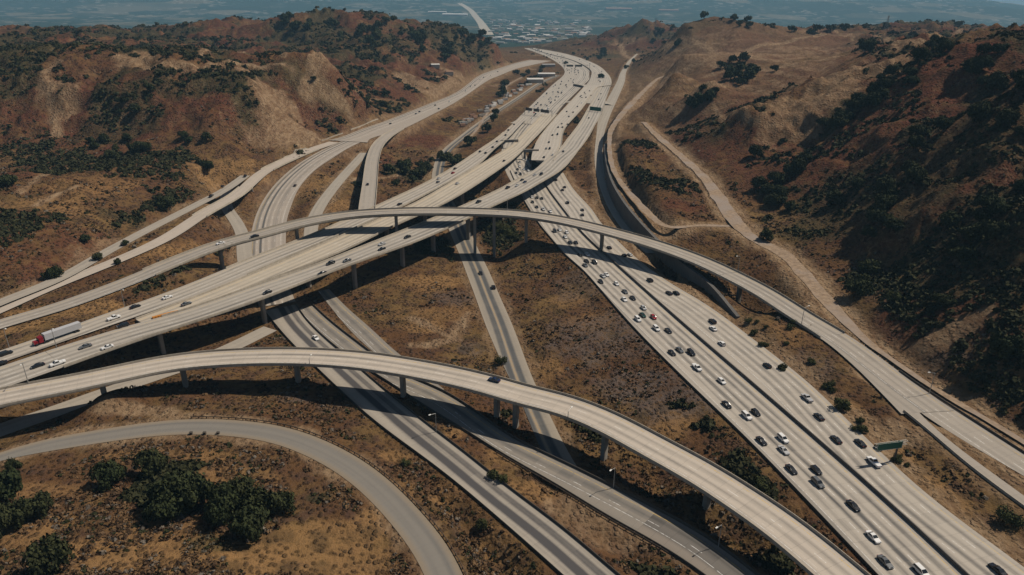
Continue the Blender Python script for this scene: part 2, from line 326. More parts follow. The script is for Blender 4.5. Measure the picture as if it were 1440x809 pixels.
RD['J1'] = centre_road([(905,172),(925,192),(960,222),(990,250),(1010,277),(1033,310),(1060,336),(1100,355),(1130,385),(1160,420),(1195,457),(1225,485),(1265,513),(1310,544),(1355,571),(1400,597),(1450,628)], [6,8,9,10,11,11,11,10,9.5,9,7,4.5,3.5,3.5,3.5,3.5,3], zJ, sm=3)
RD['J2'] = centre_road([(1030,318,10.5),(980,317,12),(940,320,13),(915,303,13),(893,280,13),(872,255,13),(860,230,13),(857,200,13),(862,178,14),(887,147,20),(922,113,27),(938,106,30)], [5,5,5,6,6,5,5,5,7,9,6,2], sm=3)
RD['J4'] = centre_road([(610,200,2),(680,150,2),(720,118,2)][:0]+[(655,200,0),(672,180,1),(683,162,1.5),(695,150,2),(712,138,2),(712,122,2),(735,108,2)], 4, sm=2)

# ------------------------------------------------------------------ bridges: which stretch of each path is carried on piers
BR = {}     # name: (road, i0, i1, piers[(base px, base py)])
def solve_z(x, y, py):
    lo, hi = -40, 60
    for _ in range(40):
        m = (lo+hi)/2
        if pr(x, y, m)[1] > py: lo = m
        else: hi = m
    return (lo+hi)/2
PIERS = {'C':[(316,378),(417,342),(563,348),(672,345),(697,361),(738,340),(847,352),(960,404),(1040,455)],
 'B2':[(75,528),(222,497),(372,468),(503,424),(567,388),(611,376),(660,345),(800,262)], 'B1b':[(430,400),(545,366),(600,328),(650,292),(700,262)], 'B1a':[(400,372),(470,352),(540,325),(600,298),(660,255)],
 'D':[(156,548),(268,543),(421,537),(571,558),(695,588),(729,607),(845,645),(992,713)], 'H1':[(310,300)], 'H3':[(516,285),(520,250)]}
pier_pts = {}; CP = []
def centre_at_base(rd, bx, by, gz):
    """centre-line point whose foot at ground height gz shows at picture column bx"""
    X, Y = pr(rd.st[:,0], rd.st[:,1], np.full(len(rd.st), gz)); return int(np.abs(X-bx).argmin())
for k, L in PIERS.items():
    pier_pts[k] = []
    for bx, by in L:
        i = centre_at_base(RD[k], bx, by, -4); x, y, z = RD[k].st[i, :3]; g = solve_z(x, y, by)
        g = min(g, z-4); g = max(g, -12)
        pier_pts[k].append((i, g)); 
        if k in ('D','C') : CP.append((x, y, g))

# ------------------------------------------------------------------ terrain control points
def a(px, py, z): CP.append(tuple(un(px, py, z)))
def aY(px, py, Y): CP.append(tuple(unY(px, py, Y)))
for p in [(0,400,9),(0,330,22),(100,330,17),(60,262,30),(20,300,26),(150,240,24),(290,243,15),
  (250,225,21),(180,290,15),(230,300,11),(350,120,64),(330,170,40),(350,205,20),(400,150,38),(450,180,16),(480,130,38),(520,155,14),(560,110,36),(600,135,16),(640,103,22),(690,85,10),
  (380,95,72),(450,75,84),(200,380,3),(100,440,4.5),(60,450,5),(280,340,3),(330,300,1),(430,270,2),(480,270,0),(470,215,6),(560,230,-4),(590,270,-7),(550,205,0),(600,190,2),(650,160,3),(640,200,-2),(680,190,0),(740,150,0),(760,100,0),(700,125,1),(660,215,-1),(560,260,-6),
  (100,585,-8),(60,610,-6.5),(180,540,-8),(250,490,-8),(300,470,-8),(330,440,-7),(250,520,-8),(400,520,-8),(180,580,-4),(350,560,-5),(440,570,-6.5),(500,620,-5.5),(540,650,-5),(600,710,-6),(650,740,-9),(720,780,-11),(640,690,-9),
  (0,660,-2.5),(100,660,-2.5),(230,650,-2.5),(360,660,-3),(450,700,-3.5),(0,740,0),(100,800,2),(200,720,-0.5),(350,740,-1),(500,800,-3.5),(300,850,2),(0,900,5),(600,880,-4),
  (600,440,-8),(640,480,-7.5),(560,470,-8),(650,420,-7.5),(520,440,-8.5),(600,500,-7),(700,560,-8),(640,540,-7),(680,310,-8),(720,340,-7),(760,380,-5.5),(780,480,-5),(830,520,-5),(880,600,-7),(800,560,-7),(740,420,-7),(960,620,-4),(1060,690,-3),(1160,760,-3),
  (840,620,-8),(870,660,-10),(930,690,-11),(1000,750,-11),(1080,790,-10),(1180,860,-8),(620,620,-6.5),(700,665,-7),(800,720,-7),(880,780,-8),(960,840,-8),
  (760,300,-2),(720,290,-5),(700,250,-4),(690,225,-2),(820,240,0.5),(830,200,1),(825,270,0.5),(700,205,-1),(650,225,-3),
  (900,380,0),(940,395,0),(1010,430,0.5),(1000,400,2),(1060,440,4),(1120,470,3),(1200,540,2.5),(1100,500,1),(1200,570,0.5),(1300,640,0.5),(1400,720,0.5),(1440,750,0.5),(1300,600,2.5),(1440,680,2.4),
  (880,200,15),(900,240,14),(940,250,14),(980,300,12),(1000,230,20),(900,150,20),(1000,195,30),(930,140,28),(1040,240,22),(1000,150,32),(960,170,28),(1100,300,12),(1080,290,13),(1150,360,11),(1080,380,6),(1150,430,6),
  (1180,420,8),(1260,490,5.5),(1350,560,4.5),(870,130,8),(900,100,20),(1440,615,4.5),(1440,560,9)]: a(*p)
for p in [(1440,450,240),(1440,300,290),(1440,150,400),(1440,60,520),(1300,450,265),(1300,300,340),(1300,150,480),(1200,300,400),(1200,150,560),(1250,90,680),(1350,48,750),(1440,58,640),(1100,250,480),(1100,205,560),(1100,150,620),(1150,114,660),(1190,98,680),
  (1600,300,330),(1600,100,500),(1600,500,200),(1380,380,280),(1250,220,440),(1250,380,330),
  (150,80,860),(100,47,1100),(0,52,1200),(200,58,1150),(300,62,1150),(-200,60,900),(-200,160,600),(380,60,1300),(-150,40,1300),
  (400,22,1450),(450,12,1500),(500,20,1480),(540,28,1450),(580,38,1450),(620,28,1550),(660,40,1550),(700,62,1600),(520,60,1250),(440,50,1280),(580,75,1200),(640,75,1300),
  (1000,105,760),(950,95,850),(1050,85,950),(960,70,1100),(1050,55,1300),(960,30,1450),(1000,13,1500),(1040,22,1450),(1100,45,1350),(900,32,2100),(860,48,2100),(800,54,2250),(1180,55,1300),(1150,75,1050),(1260,45,1500),(1310,24,1750),(1380,33,1700),(1440,32,1700),(1200,38,1800),(1050,160,600),(1060,130,760),(1100,125,720)]: aY(*p)
for px_ in range(-120, 331, 50):
    aY(px_, 88+3*math.sin(px_/40), 690); aY(px_, 150, 622); aY(px_, 205, 572); aY(px_, 77, 820)
for x in (-4200,-2800,-1600,-700,0,900,2000,3200,4400):
    for y, z in ((2700,-30),(3000,-50)): CP.append((x, y, z))
for x, y, z in ((-900,500,60),(-1200,900,90),(900,500,110),(1300,900,110),(1400,1600,80),(-1500,1500,80),(-300,60,0),(300,60,4),(0,60,-6),(-150,100,0),(200,90,2)): CP.append((x, y, z))
GRADE = ['A_left','A_right','A_under','S1','S2','E','F1','F2','F3','G','G_up','H0','H2','H12','H4','H5','K','U','J1','J2','J4','C_lower','C_upper']
# partly graded paths: (road, from, to)
iC0 = RD['C'].at_px(205); iC1 = RD['C'].at_px(1175)
iD0 = 1
iB1 = RD['B1a'].at_px(330); iB2 = RD['B2'].at_px(70); iB1u = RD['B1a'].at_px(715)
if RD['B1a'].st[0,0] > RD['B1a'].st[-1,0]: print('B1a reversed')
PARTG = [('C',0,iC0),('C',iC1,len(RD['C'].st)-1),('B1a',0,iB1),('B2',0,iB2),('B1a',iB1u,len(RD['B1a'].st)-1),('H1',0,RD['H1'].at_px(282)),('H1',RD['H1'].at_px(345),RD['H1'].at_px(372)),('cw2',0,RD['cw2'].at_px(806)) if RD['cw2'].st[0,1] > RD['cw2'].st[-1,1] else ('cw2',0,1),('H1',RD['H1'].at_px(440),len(RD['H1'].st)-1)]
grade = [RD[k] for k in GRADE]+[RD[k].cut(i, j) for k, i, j in PARTG if j-i >= 2]
for rd in grade:
    for i in range(0, len(rd.st), 7): CP.append(tuple(rd.st[i, :3]))
CP = np.array(CP); keep = []
for i, p in enumerate(CP):
    if all((CP[j,0]-p[0])**2+(CP[j,1]-p[1])**2 > (2.5+0.012*p[1])**2 for j in keep): keep.append(i)
CP = CP[keep]
def ker(r2): return -np.sqrt(r2+36.0)
n = len(CP); d2 = ((CP[:,None,:2]-CP[None,:,:2])**2).sum(2)
Amat = np.zeros((n+3, n+3)); Amat[:n,:n] = ker(d2)-np.eye(n)*0.4; Amat[:n,n] = 1; Amat[:n,n+1:] = CP[:,:2]/1000; Amat[n:,:n] = Amat[:n,n:].T
sol = np.linalg.solve(Amat, np.r_[CP[:,2], 0, 0, 0])
def rbf(x, y):
    out = np.empty(len(x))
    for s_ in range(0, len(x), 20000):
        X = x[s_:s_+20000]; Y = y[s_:s_+20000]; r2 = (X[:,None]-CP[None,:,0])**2+(Y[:,None]-CP[None,:,1])**2
        out[s_:s_+20000] = ker(r2)@sol[:n]+sol[n]+sol[n+1]*X/1000+sol[n+2]*Y/1000
    return out
NR1, NC, Y0, Y1, Y2, UM, UC = 900, 880, 62.0, 3000.0, 22000.0, 1.25, 90.0
NR2 = 110
rows = np.r_[Y0*(Y1/Y0)**(np.arange(NR1)/(NR1-1)), Y1*(Y2/Y1)**(np.arange(1, NR2+1)/NR2)]
us = np.linspace(-UM, UM, NC)
GY, GU = np.meshgrid(rows, us, indexing='ij'); GX = GU*(GY+UC)
# coarse RBF then bilinear refinement (fast)
cr_rows = np.unique(np.r_[np.arange(0, NR1, 3), NR1-1]); cc = np.unique(np.r_[np.arange(0, NC, 3), NC-1])
cz = rbf(GX[np.ix_(cr_rows, cc)].ravel(), GY[np.ix_(cr_rows, cc)].ravel()).reshape(len(cr_rows), len(cc))
tmp = np.stack([np.interp(np.arange(NC), cc, cz[i]) for i in range(len(cr_rows))]); Z1 = np.stack([np.interp(np.arange(NR1), cr_rows, tmp[:,j]) for j in range(NC)], 1)
Z = np.zeros_like(GX); Z[:NR1] = Z1
XX, YY = GX, GY
far = sstep(YY, 2350, 2950)
# distance to at-grade roads
GD = np.full(GX.shape, 1e3)
def bbox_idx(rd, m):
    st = rd.st; y0 = st[:,1].min()-m; y1 = st[:,1].max()+m; i0 = max(0, np.searchsorted(rows, y0)-1); i1 = min(NR1, np.searchsorted(rows, y1)+1)
    if i1 <= i0: return None
    uu = np.r_[(st[:,0]-m)/(np.maximum(st[:,1]-m, Y0)+UC), (st[:,0]+m)/(np.maximum(st[:,1]-m, Y0)+UC), (st[:,0]-m)/(st[:,1]+m+UC), (st[:,0]+m)/(st[:,1]+m+UC)]
    j0 = max(0, np.searchsorted(us, uu.min())-1); j1 = min(NC, np.searchsorted(us, uu.max())+1)
    return (i0, i1, j0, j1) if j1 > j0 else None
def near_path(rd, m):
    bb = bbox_idx(rd, m)
    if bb is None: return None
    i0, i1, j0, j1 = bb; X = GX[i0:i1, j0:j1]; Y = GY[i0:i1, j0:j1]; best = np.full(X.shape, 1e9); zz = np.zeros(X.shape); hw = np.zeros(X.shape); sg = np.zeros(X.shape)
    st = rd.st
    for k in range(len(st)-1):
        ax, ay = st[k, :2]; bx, by = st[k+1, :2]; dx, dy = bx-ax, by-ay; L = dx*dx+dy*dy+1e-9; m2 = m+st[k,3]+math.sqrt(L)
        r0 = np.searchsorted(rows[i0:i1], min(ay,by)-m2); r1 = np.searchsorted(rows[i0:i1], max(ay,by)+m2)
        if r1 <= r0: continue
        xs = X[r0:r1]; ys = Y[r0:r1]; t = np.clip(((xs-ax)*dx+(ys-ay)*dy)/L, 0, 1); d = np.hypot(xs-ax-t*dx, ys-ay-t*dy)
        b = best[r0:r1]; mk = d < b
        b[mk] = d[mk]; zz[r0:r1][mk] = (st[k,2]+t*(st[k+1,2]-st[k,2]))[mk]; hw[r0:r1][mk] = (st[k,3]+t*(st[k+1,3]-st[k,3]))[mk]
        sg[r0:r1][mk] = ((xs-ax)*-dy+(ys-ay)*dx)[mk]
    return (slice(i0,i1), slice(j0,j1)), best, zz, hw, sg
# masks: tan earth, red-brown, gold grass, grey scrub, green
for rd in grade:
    r = near_path(rd, 60)
    if r is None: continue
    sl_, d, zz, hw, sg = r; GD[sl_] = np.minimum(GD[sl_], d-hw)
# hill relief: gullies, only away from roads and above the valley floor
graded = sstep(XX/YY, 0.10, 0.16)*(1-sstep(XX/YY, 0.42, 0.52))*sstep(YY, 640, 740)*(1-sstep(YY, 1350, 1600))
hill = sstep(Z, 14, 40)*sstep(GD, 12, 50)*(1-far)*(1-0.62*graded); Z -= 7*graded
wx = XX+18*(fbm(XX/60, YY/60, 3, 5)-0.5); wy = YY+18*(fbm(XX/60, YY/60, 3, 9)-0.5)
rid = fbm(wx/75, wy/75, 5, 21, True); rid2 = fbm(wx/26, wy/26, 3, 33, True)
sc = 1+sstep(YY, 500, 1500)*0.5; rid3 = fbm(wx/170, wy/170, 5, 51, True)
rid4 = fbm(wx/11, wy/11, 3, 43, True); Z += hill*((rid-0.62)*22*sc+(rid2-0.6)*10+(rid4-0.6)*3.2+sstep(YY, 700, 1300)*((rid3-0.66)*28-7))
ss = (-0.45*XX+0.89*YY+26*(fbm(XX/90, YY/90, 3, 66)-0.5)*2)/62; n1 = vnoise(ss, XX*0+3.3, 67)*0.65+vnoise(ss*2.3, XX/160, 68)*0.35; Z += 26*hill*sstep(XX/YY, 0.40, 0.52)*(1-sstep(YY, 560, 700))*((1-np.abs(2*n1-1))-0.6)
low = sstep(GD, 2, 12)*(1-far); Z += low*((fbm(XX/14, YY/14, 4, 3)-0.5)*2.2+(fbm(XX/3.5, YY/3.5, 2, 8)-0.5)*0.5)
# plain and far mountains
pl = -50+(fbm(XX/900, YY/900, 4, 71)-0.5)*16
ug = XX/(YY+UC)
mt = 0.62*np.exp(-((YY-12000)/3000)**2)*(np.interp(ug, [-1.3,-.6,-.3,0,.3,.42,.55,.62,.70,.78,1.3], [950,760,560,430,620,600,560,450,300,190,60])*(0.72+0.45*fbm(XX/2400, YY/2400, 5, 91, True)))
mt += np.exp(-((YY-9000)/1500)**2)*np.interp(ug, [-1.3,-.5,-.2,0,.3,.6,1.3], [230,170,60,0,40,120,50])*fbm(XX/1600, YY/1600, 5, 95, True)
pl = pl+mt*sstep(YY, 5000, 9000)
Z = Z*(1-far)+pl*far
# flatten under roads
for rd in grade:
    r = near_path(rd, 24)
    if r is None: continue
    sl_, d, zz, hw, sg = r; d = d-hw; blend = 10+zz*0
    wgt = 1-sstep(d, 1.2, 11); cur = Z[sl_]; Z[sl_] = cur*(1-wgt)+(zz-0.12-0.10*(YY[sl_] > 600)-0.25*sstep(-d, 0.3, 1.5))*wgt
for rd in grade:    # second pass: nothing may cover a road
    r = near_path(rd, 20)
    if r is None: continue
    sl_, d, zz, hw, sg = r; dd = d-hw; lim = np.where(dd < 14, zz-0.10-0.25*sstep(YY[sl_], 200, 700)*(dd < 0.8)+np.maximum(dd-0.8, 0)*0.85, 1e9); Z[sl_] = np.minimum(Z[sl_], lim)
keepm = (GD > 1.6)
for _ in range(5):
    Zb = Z.copy(); Zb[1:-1,1:-1] = (Z[:-2,1:-1]+Z[2:,1:-1]+Z[1:-1,:-2]+Z[1:-1,2:]+2*Z[1:-1,1:-1])/6; Z = np.where(keepm & (YY < 420) & (GD < 30), Zb, Z)
# bridges keep the ground out of their decks
for k in ('C','D','B2','B1a','B1b','H1','H3','cw2'):
    r = near_path(RD[k], 8)
    sl_, d, zz, hw, sg = r; dd = d-hw; Z[sl_] = np.minimum(Z[sl_], np.where(dd < 1.5, zz-0.7, 1e9))
# retaining wall step
WALL = [(849,215),(851,245),(859,277),(883,317),(937,370),(993,408),(1036,448)]
WT = [9.0,10.5,11,10.5,7.2,4.2,0.6]
wl = np.array([[*un(p[0], p[1], 0), 0.1] for p in WALL]); wlt = cr(np.c_[wl[:, :2], np.array(WT), wl[:,3]], 4); wr = Road(smooth(resample(wlt, 4), it=3))
r = near_path(wr, 40); sl_, d, zz, hw, sg = r
pos = wr.st; # decide which side is uphill (+x side)
side = np.sign(sg)*(-1.0)
t0 = pos[len(pos)//2]; tt = wr.t[len(pos)//2]; 
# sg>0 is left of the travel direction; the path runs towards the camera, uphill is at larger x = left of it when heading -Y
up = sg > 0
cur = Z[sl_]; inside = (YY[sl_] >= pos[:,1].min()-1) & (YY[sl_] <= pos[:,1].max()+4)
cur = np.where(up & inside & (d < 3.0), zz-0.2, cur)
wgt = (1-sstep(d, 3.0, 22))*(up & inside); cur = cur*(1-wgt)+(zz-0.2)*wgt
dn = (~up) & inside & (d < 6); cur = np.where(dn, np.minimum(cur, -0.15), cur); cur = np.where(inside & (d < 0.9), -0.15, cur)
Z[sl_] = cur
def tz(x, y):
    v = math.log(max(y, Y0)/Y0)/math.log(Y1/Y0)*(NR1-1) if y < Y1 else NR1-1+math.log(y/Y1)/math.log(Y2/Y1)*NR2
    u = (x/(y+UC)+UM)/(2*UM)*(NC-1); i = int(min(max(v, 0), len(rows)-2)); j = int(min(max(u, 0), NC-2)); fi = min(max(v-i, 0), 1); fj = min(max(u-j, 0), 1)
    return (Z[i,j]*(1-fj)+Z[i,j+1]*fj)*(1-fi)+(Z[i+1,j]*(1-fj)+Z[i+1,j+1]*fj)*fi
def hit(px, py, tmax=30000):
    d = ray(px, py); t = 80.0; prev = t
    while t < tmax:
        x, y, z = d[0]*t, d[1]*t, H+d[2]*t
        if z < tz(x, y):
            lo, hi = prev, t
            for _ in range(12):
                m = (lo+hi)/2
                if H+d[2]*m < tz(d[0]*m, d[1]*m): hi = m
                else: lo = m
            return np.array([d[0]*hi, d[1]*hi, tz(d[0]*hi, d[1]*hi)])
        prev = t; t *= 1.006; t += 0.3
    return None
# ------------------------------------------------------------------ earth cover masks (real patches of bare earth, grass, scrub)
mk = {k: np.zeros(GX.shape) for k in ('tan','gold','red','grey','green')}
jit = fbm(XX/9, YY/9, 4, 77)-0.5; jit2 = fbm(XX/30, YY/30, 4, 78)-0.5
def patch(kind, px, py, rx, ry, amt=1.0, rot=0.0, soft=0.5):
    """an oval patch of real ground: radii in metres east and north"""
    h = hit(px, py)
    if h is None: return
    X = XX-h[0]; Y = YY-h[1]; c, s = math.cos(rot), math.sin(rot); r_ = np.hypot((X*c+Y*s)/rx, (-X*s+Y*c)/ry)+jit*0.9+jit2*0.7
    mk[kind] = np.maximum(mk[kind], amt*(1-sstep(r_, 1-soft, 1)))
for rd, amt, m in [(RD['J1'],1,6),(RD['J2'],.9,6),(RD['J4'],.8,3),(RD['E'],.8,3),(RD['G'],.5,3),(RD['K'],.8,5),(RD['H4'],.7,4),(RD['H5'],.6,4),(RD['A_right'],.75,7),(RD['G_up'],.7,8),(RD['H12'],.7,7),(RD['H2'],.5,5),(RD['C_lower'],.5,4),(RD['C_upper'],.9,5),(RD['F2'],.4,3),(RD['H0'],.6,4)]:
    r = near_path(rd, 20)
    if r is None: continue
    sl_, d, zz, hw, sg = r; mk['tan'][sl_] = np.maximum(mk['tan'][sl_], amt*(1-sstep(d-hw+jit[sl_]*6+jit2[sl_]*8, m*0.35, m*1.5)))
for p in [('tan',70,125,16,20,.9),('tan',90,150,12,30,.7),('tan',385,150,26,70,.9,.3),('tan',420,180,40,25,.9),('tan',370,195,20,14,.7),('tan',460,130,45,12,.8),('tan',600,120,28,45,.8),('tan',575,112,20,35,.8),('tan',640,105,40,30,.7),
  ('tan',195,85,26,30,.8),('tan',275,95,40,12,.5),('tan',620,480,9,6,1),('tan',640,465,4,12,.9),('tan',590,485,10,4,.8),('tan',180,577,18,5,.9),('tan',230,580,8,4,.9),('tan',800,715,9,6,.7),('tan',860,750,14,8,.6),('tan',830,740,12,8,.5),
  ('tan',1230,600,8,18,.9,.6),('tan',1270,650,6,16,.9,.6),('tan',1330,700,6,10,.7),('tan',890,355,6,12,1),('tan',865,315,4,16,.9),('tan',960,395,5,10,.8),('tan',835,285,5,12,.8),('tan',840,255,5,20,.8),
  ('tan',1240,500,10,5,1),('tan',1270,525,9,5,1),('tan',1310,550,10,4,.9),('tan',1350,566,12,5,.9),('tan',1400,600,14,4,.9),('tan',1440,622,10,5,.9),('tan',1310,480,22,6,.75),('tan',1340,478,16,6,.6),('tan',1420,600,8,5,.7),('tan',1200,100,60,80,.8,-.6),('tan',1120,150,40,60,.7,-.5),('tan',1180,125,30,50,.8,-.5),('tan',1130,180,20,20,.7),
  ('tan',1000,115,40,16,.95),('tan',1000,105,20,16,.9),('tan',950,150,14,22,.9),('tan',1030,75,220,60,.75),('tan',1100,70,200,50,.6),('tan',980,60,60,40,.5),('tan',880,60,50,40,.6),('tan',1290,55,60,16,.8),('tan',1180,50,90,14,.5),('tan',1130,45,50,20,.7),
  ('tan',1010,150,16,30,.6),('tan',760,78,30,30,.6),('red',745,85,36,30,.9),('tan',700,120,16,30,.6),('tan',760,115,30,30,.6),('tan',730,130,24,20,.6),
  ('gold',60,440,24,9,1),('gold',130,430,20,10,1),('gold',20,465,18,7,1),('gold',80,290,30,22,.7),('gold',130,260,30,30,.6),('gold',230,350,30,20,.8),('gold',330,255,30,30,.9),('gold',440,260,16,40,.7),('gold',470,290,18,20,.9),('gold',600,400,20,14,.7),('gold',590,440,20,10,.6),('gold',800,420,16,10,.5),('gold',950,590,9,6,.8),('gold',930,610,9,6,.7),
  ('gold',660,660,14,5,.8),('gold',640,610,7,6,.9),('gold',760,650,12,5,.8),('gold',500,750,12,9,.8),('gold',300,780,26,9,.9),('gold',480,790,20,9,.8),('gold',60,740,20,12,.7),('gold',200,740,20,8,.6),('gold',1100,730,6,6,.7),('gold',150,780,24,12,.9),('gold',60,690,20,8,.7),('gold',420,760,18,10,.8),('gold',520,730,8,12,.8),('gold',330,670,20,5,.6),('gold',560,640,9,6,.7),('gold',570,690,10,10,.6),('gold',600,460,14,10,.8),('gold',530,480,10,6,.8),('gold',640,440,14,16,.6),('gold',620,395,16,10,.9),('gold',700,640,10,8,.7),('gold',740,690,12,8,.8),('gold',830,450,14,12,.5),('gold',770,520,8,12,.6),('gold',1110,470,10,12,.5),('gold',230,640,26,5,.6),('gold',620,700,10,9,.7),('gold',700,770,10,9,.6),
  ('red',620,200,60,30,.8,.5),('red',540,225,12,40,.6),('red',950,200,30,40,.6),('red',1000,200,40,50,.7),('red',1050,210,40,40,.7),('red',960,290,30,14,.7),('red',1300,90,80,80,.9),('red',1200,200,40,60,.7),('red',1300,200,60,60,.6),('red',1350,300,50,40,.5),('red',1300,430,30,14,.8),('red',1250,470,20,14,.6),('red',1180,330,20,20,.6),
  ('red',250,140,50,40,.7),('red',350,100,60,60,.6),('red',150,130,40,30,.5),('red',30,190,60,30,.6),('red',420,100,80,100,.5),('red',560,130,40,40,.7),('red',620,60,100,120,.6),('red',1000,30,120,120,.7),('red',1130,60,200,80,.5),('red',100,330,50,20,.6),('red',40,370,40,20,.6),('red',60,60,300,100,.6),('red',230,70,200,80,.7),
  ('grey',860,470,36,28,.7),('grey',900,540,20,16,.8),('grey',640,420,16,12,.6),('grey',660,490,10,8,.6),('grey',420,560,10,5,.7),('grey',470,575,10,5,.6),('grey',130,420,16,9,.0),('grey',1130,520,14,16,.5),('grey',950,560,20,14,.7),('grey',820,400,16,24,.5),('grey',1300,520,30,9,.5),
  ('green',170,180,40,40,.6),('green',130,190,30,20,.5),('green',260,120,60,20,.6),('green',430,115,60,20,.7),('green',480,50,160,120,.7),('green',640,60,130,120,.8),('green',560,240,14,26,.8),('green',590,250,20,20,.7),('green',1300,250,90,70,.6),('green',1400,300,60,60,.7),('green',1200,260,50,50,.5),('green',950,60,60,80,.5),('green',960,35,90,90,.6),('green',700,335,14,16,.7),('green',850,80,60,50,.7),('green',800,85,60,60,.6),('green',180,310,25,12,.5),('green',300,765,8,4,.6),('green',450,700,5,3,.7)]:
    patch(*p)
for kd_, pts_, w_ in [('tan',[(1215,480,4),(1265,512,4),(1310,543,4),(1355,572,4),(1400,598,4),(1440,622,4)],6),('gold',[(1190,572,1),(1240,618,1),(1290,660,1),(1340,705,1)],9),('tan',[(1200,585,1),(1250,630,1),(1330,700,1),(1400,760,1)],4),('tan',[(885,340,0),(930,380,0),(985,420,0)],6),('tan',[(575,445,-8),(610,462,-8),(645,478,-8),(655,440,-8)],2.5),('tan',[(600,488,-8),(640,478,-8)],5),('gold',[(0,470,5),(90,437,5),(180,408,4)],9),('tan',[(560,240,0),(480,262,0),(455,300,-2)],4)]:
    r = near_path(centre_road(pts_, w_), 20)
    if r is None: continue
    sl_, d, zz, hw, sg = r; mk[kd_][sl_] = np.maximum(mk[kd_][sl_], 1-sstep(d-hw+jit[sl_]*5+jit2[sl_]*5, -1, 3))
def hp(pts):
    o = [hit(*p) for p in pts]; return [q for q in o if q is not None]
def track(kind, pts, w_, amt=1.0, noisy=1.0):
    q = hp(pts)
    if len(q) < 2: return
    rd_ = Road(resample(cr(np.array([[*p_, w_/2] for p_ in q]), 6), 6)); r = near_path(rd_, 20+w_)
    if r is None: return
    sl_, d, zz, hw, sg = r; mk[kind][sl_] = np.maximum(mk[kind][sl_], amt*(1-sstep(d-hw+(jit[sl_]*4+jit2[sl_]*4)*noisy, -1.5, 2)))
for p in [('tan',[(965,95),(1000,82),(1050,73),(1100,62),(1180,50)],14),('tan',[(1130,42),(1200,58),(1262,72)],8),('tan',[(1150,40),(1240,50),(1320,52),(1350,44)],10),('tan',[(940,60),(1000,72),(1060,80),(1090,86)],16),('tan',[(870,62),(930,66),(980,60)],14),('tan',[(1000,90),(1060,98),(1110,92),(1180,80)],12),
  ('tan',[(165,78),(190,82),(200,90),(207,97)],5),('tan',[(207,97),(260,92),(330,88),(400,92)],6),('tan',[(280,82),(340,74),(400,80)],6),('tan',[(340,100),(370,120),(400,140),(420,170)],14,.8),('tan',[(430,130),(500,128)],14,.9),('tan',[(80,90),(60,120),(75,150),(80,190)],9,.9),('tan',[(440,150),(520,140),(580,150)],4,.6),('tan',[(720,92),(750,98)],12,.8),
  ('tan',[(1003,147),(1030,160),(1060,172),(1100,178)],6,1,.4),('tan',[(28,272),(36,262),(60,248),(100,238)],4,1,.4),('tan',[(50,290),(75,275),(105,262)],4,1,.4),('tan',[(940,108),(975,92),(1010,82)],9,.9),('tan',[(1080,190),(1130,150),(1180,118),(1235,90)],22,.6),('tan',[(1105,165),(1150,125),(1200,100)],20,.6),('tan',[(1100,95),(1130,88),(1160,96)],10,.6),('red',[(1240,95),(1300,75),(1400,60)],50,1),('red',[(1180,60),(1250,66),(1300,60)],40,.8),('red',[(640,45),(690,60),(700,80)],60,.8),('tan',[(560,108),(600,130),(640,112)],16,.9),('tan',[(615,108),(650,108)],12,.9)]: track(*p)
mk['red'] = np.maximum(mk['red'], 0.85*sstep(Z, 13, 26)*(0.35+0.65*sstep(fbm(XX/70, YY/70, 4, 15), 0.35, 0.6)))
ter = np.abs(((Z+jit*3)/7) % 1-0.5)*2; mk['tan'] = np.maximum(mk['tan'], graded*(0.30+0.45*sstep(ter, 0.55, 0.8)*sstep(fbm(XX/120, YY/120, 3, 88), 0.35, 0.55)))
mk['green'] = np.maximum(mk['green'], 0.8*(1-0.8*graded)*sstep(Z, 20, 38)*sstep(fbm(XX/55, YY/55, 5, 19), 0.50, 0.62)*(1-mk['tan']))
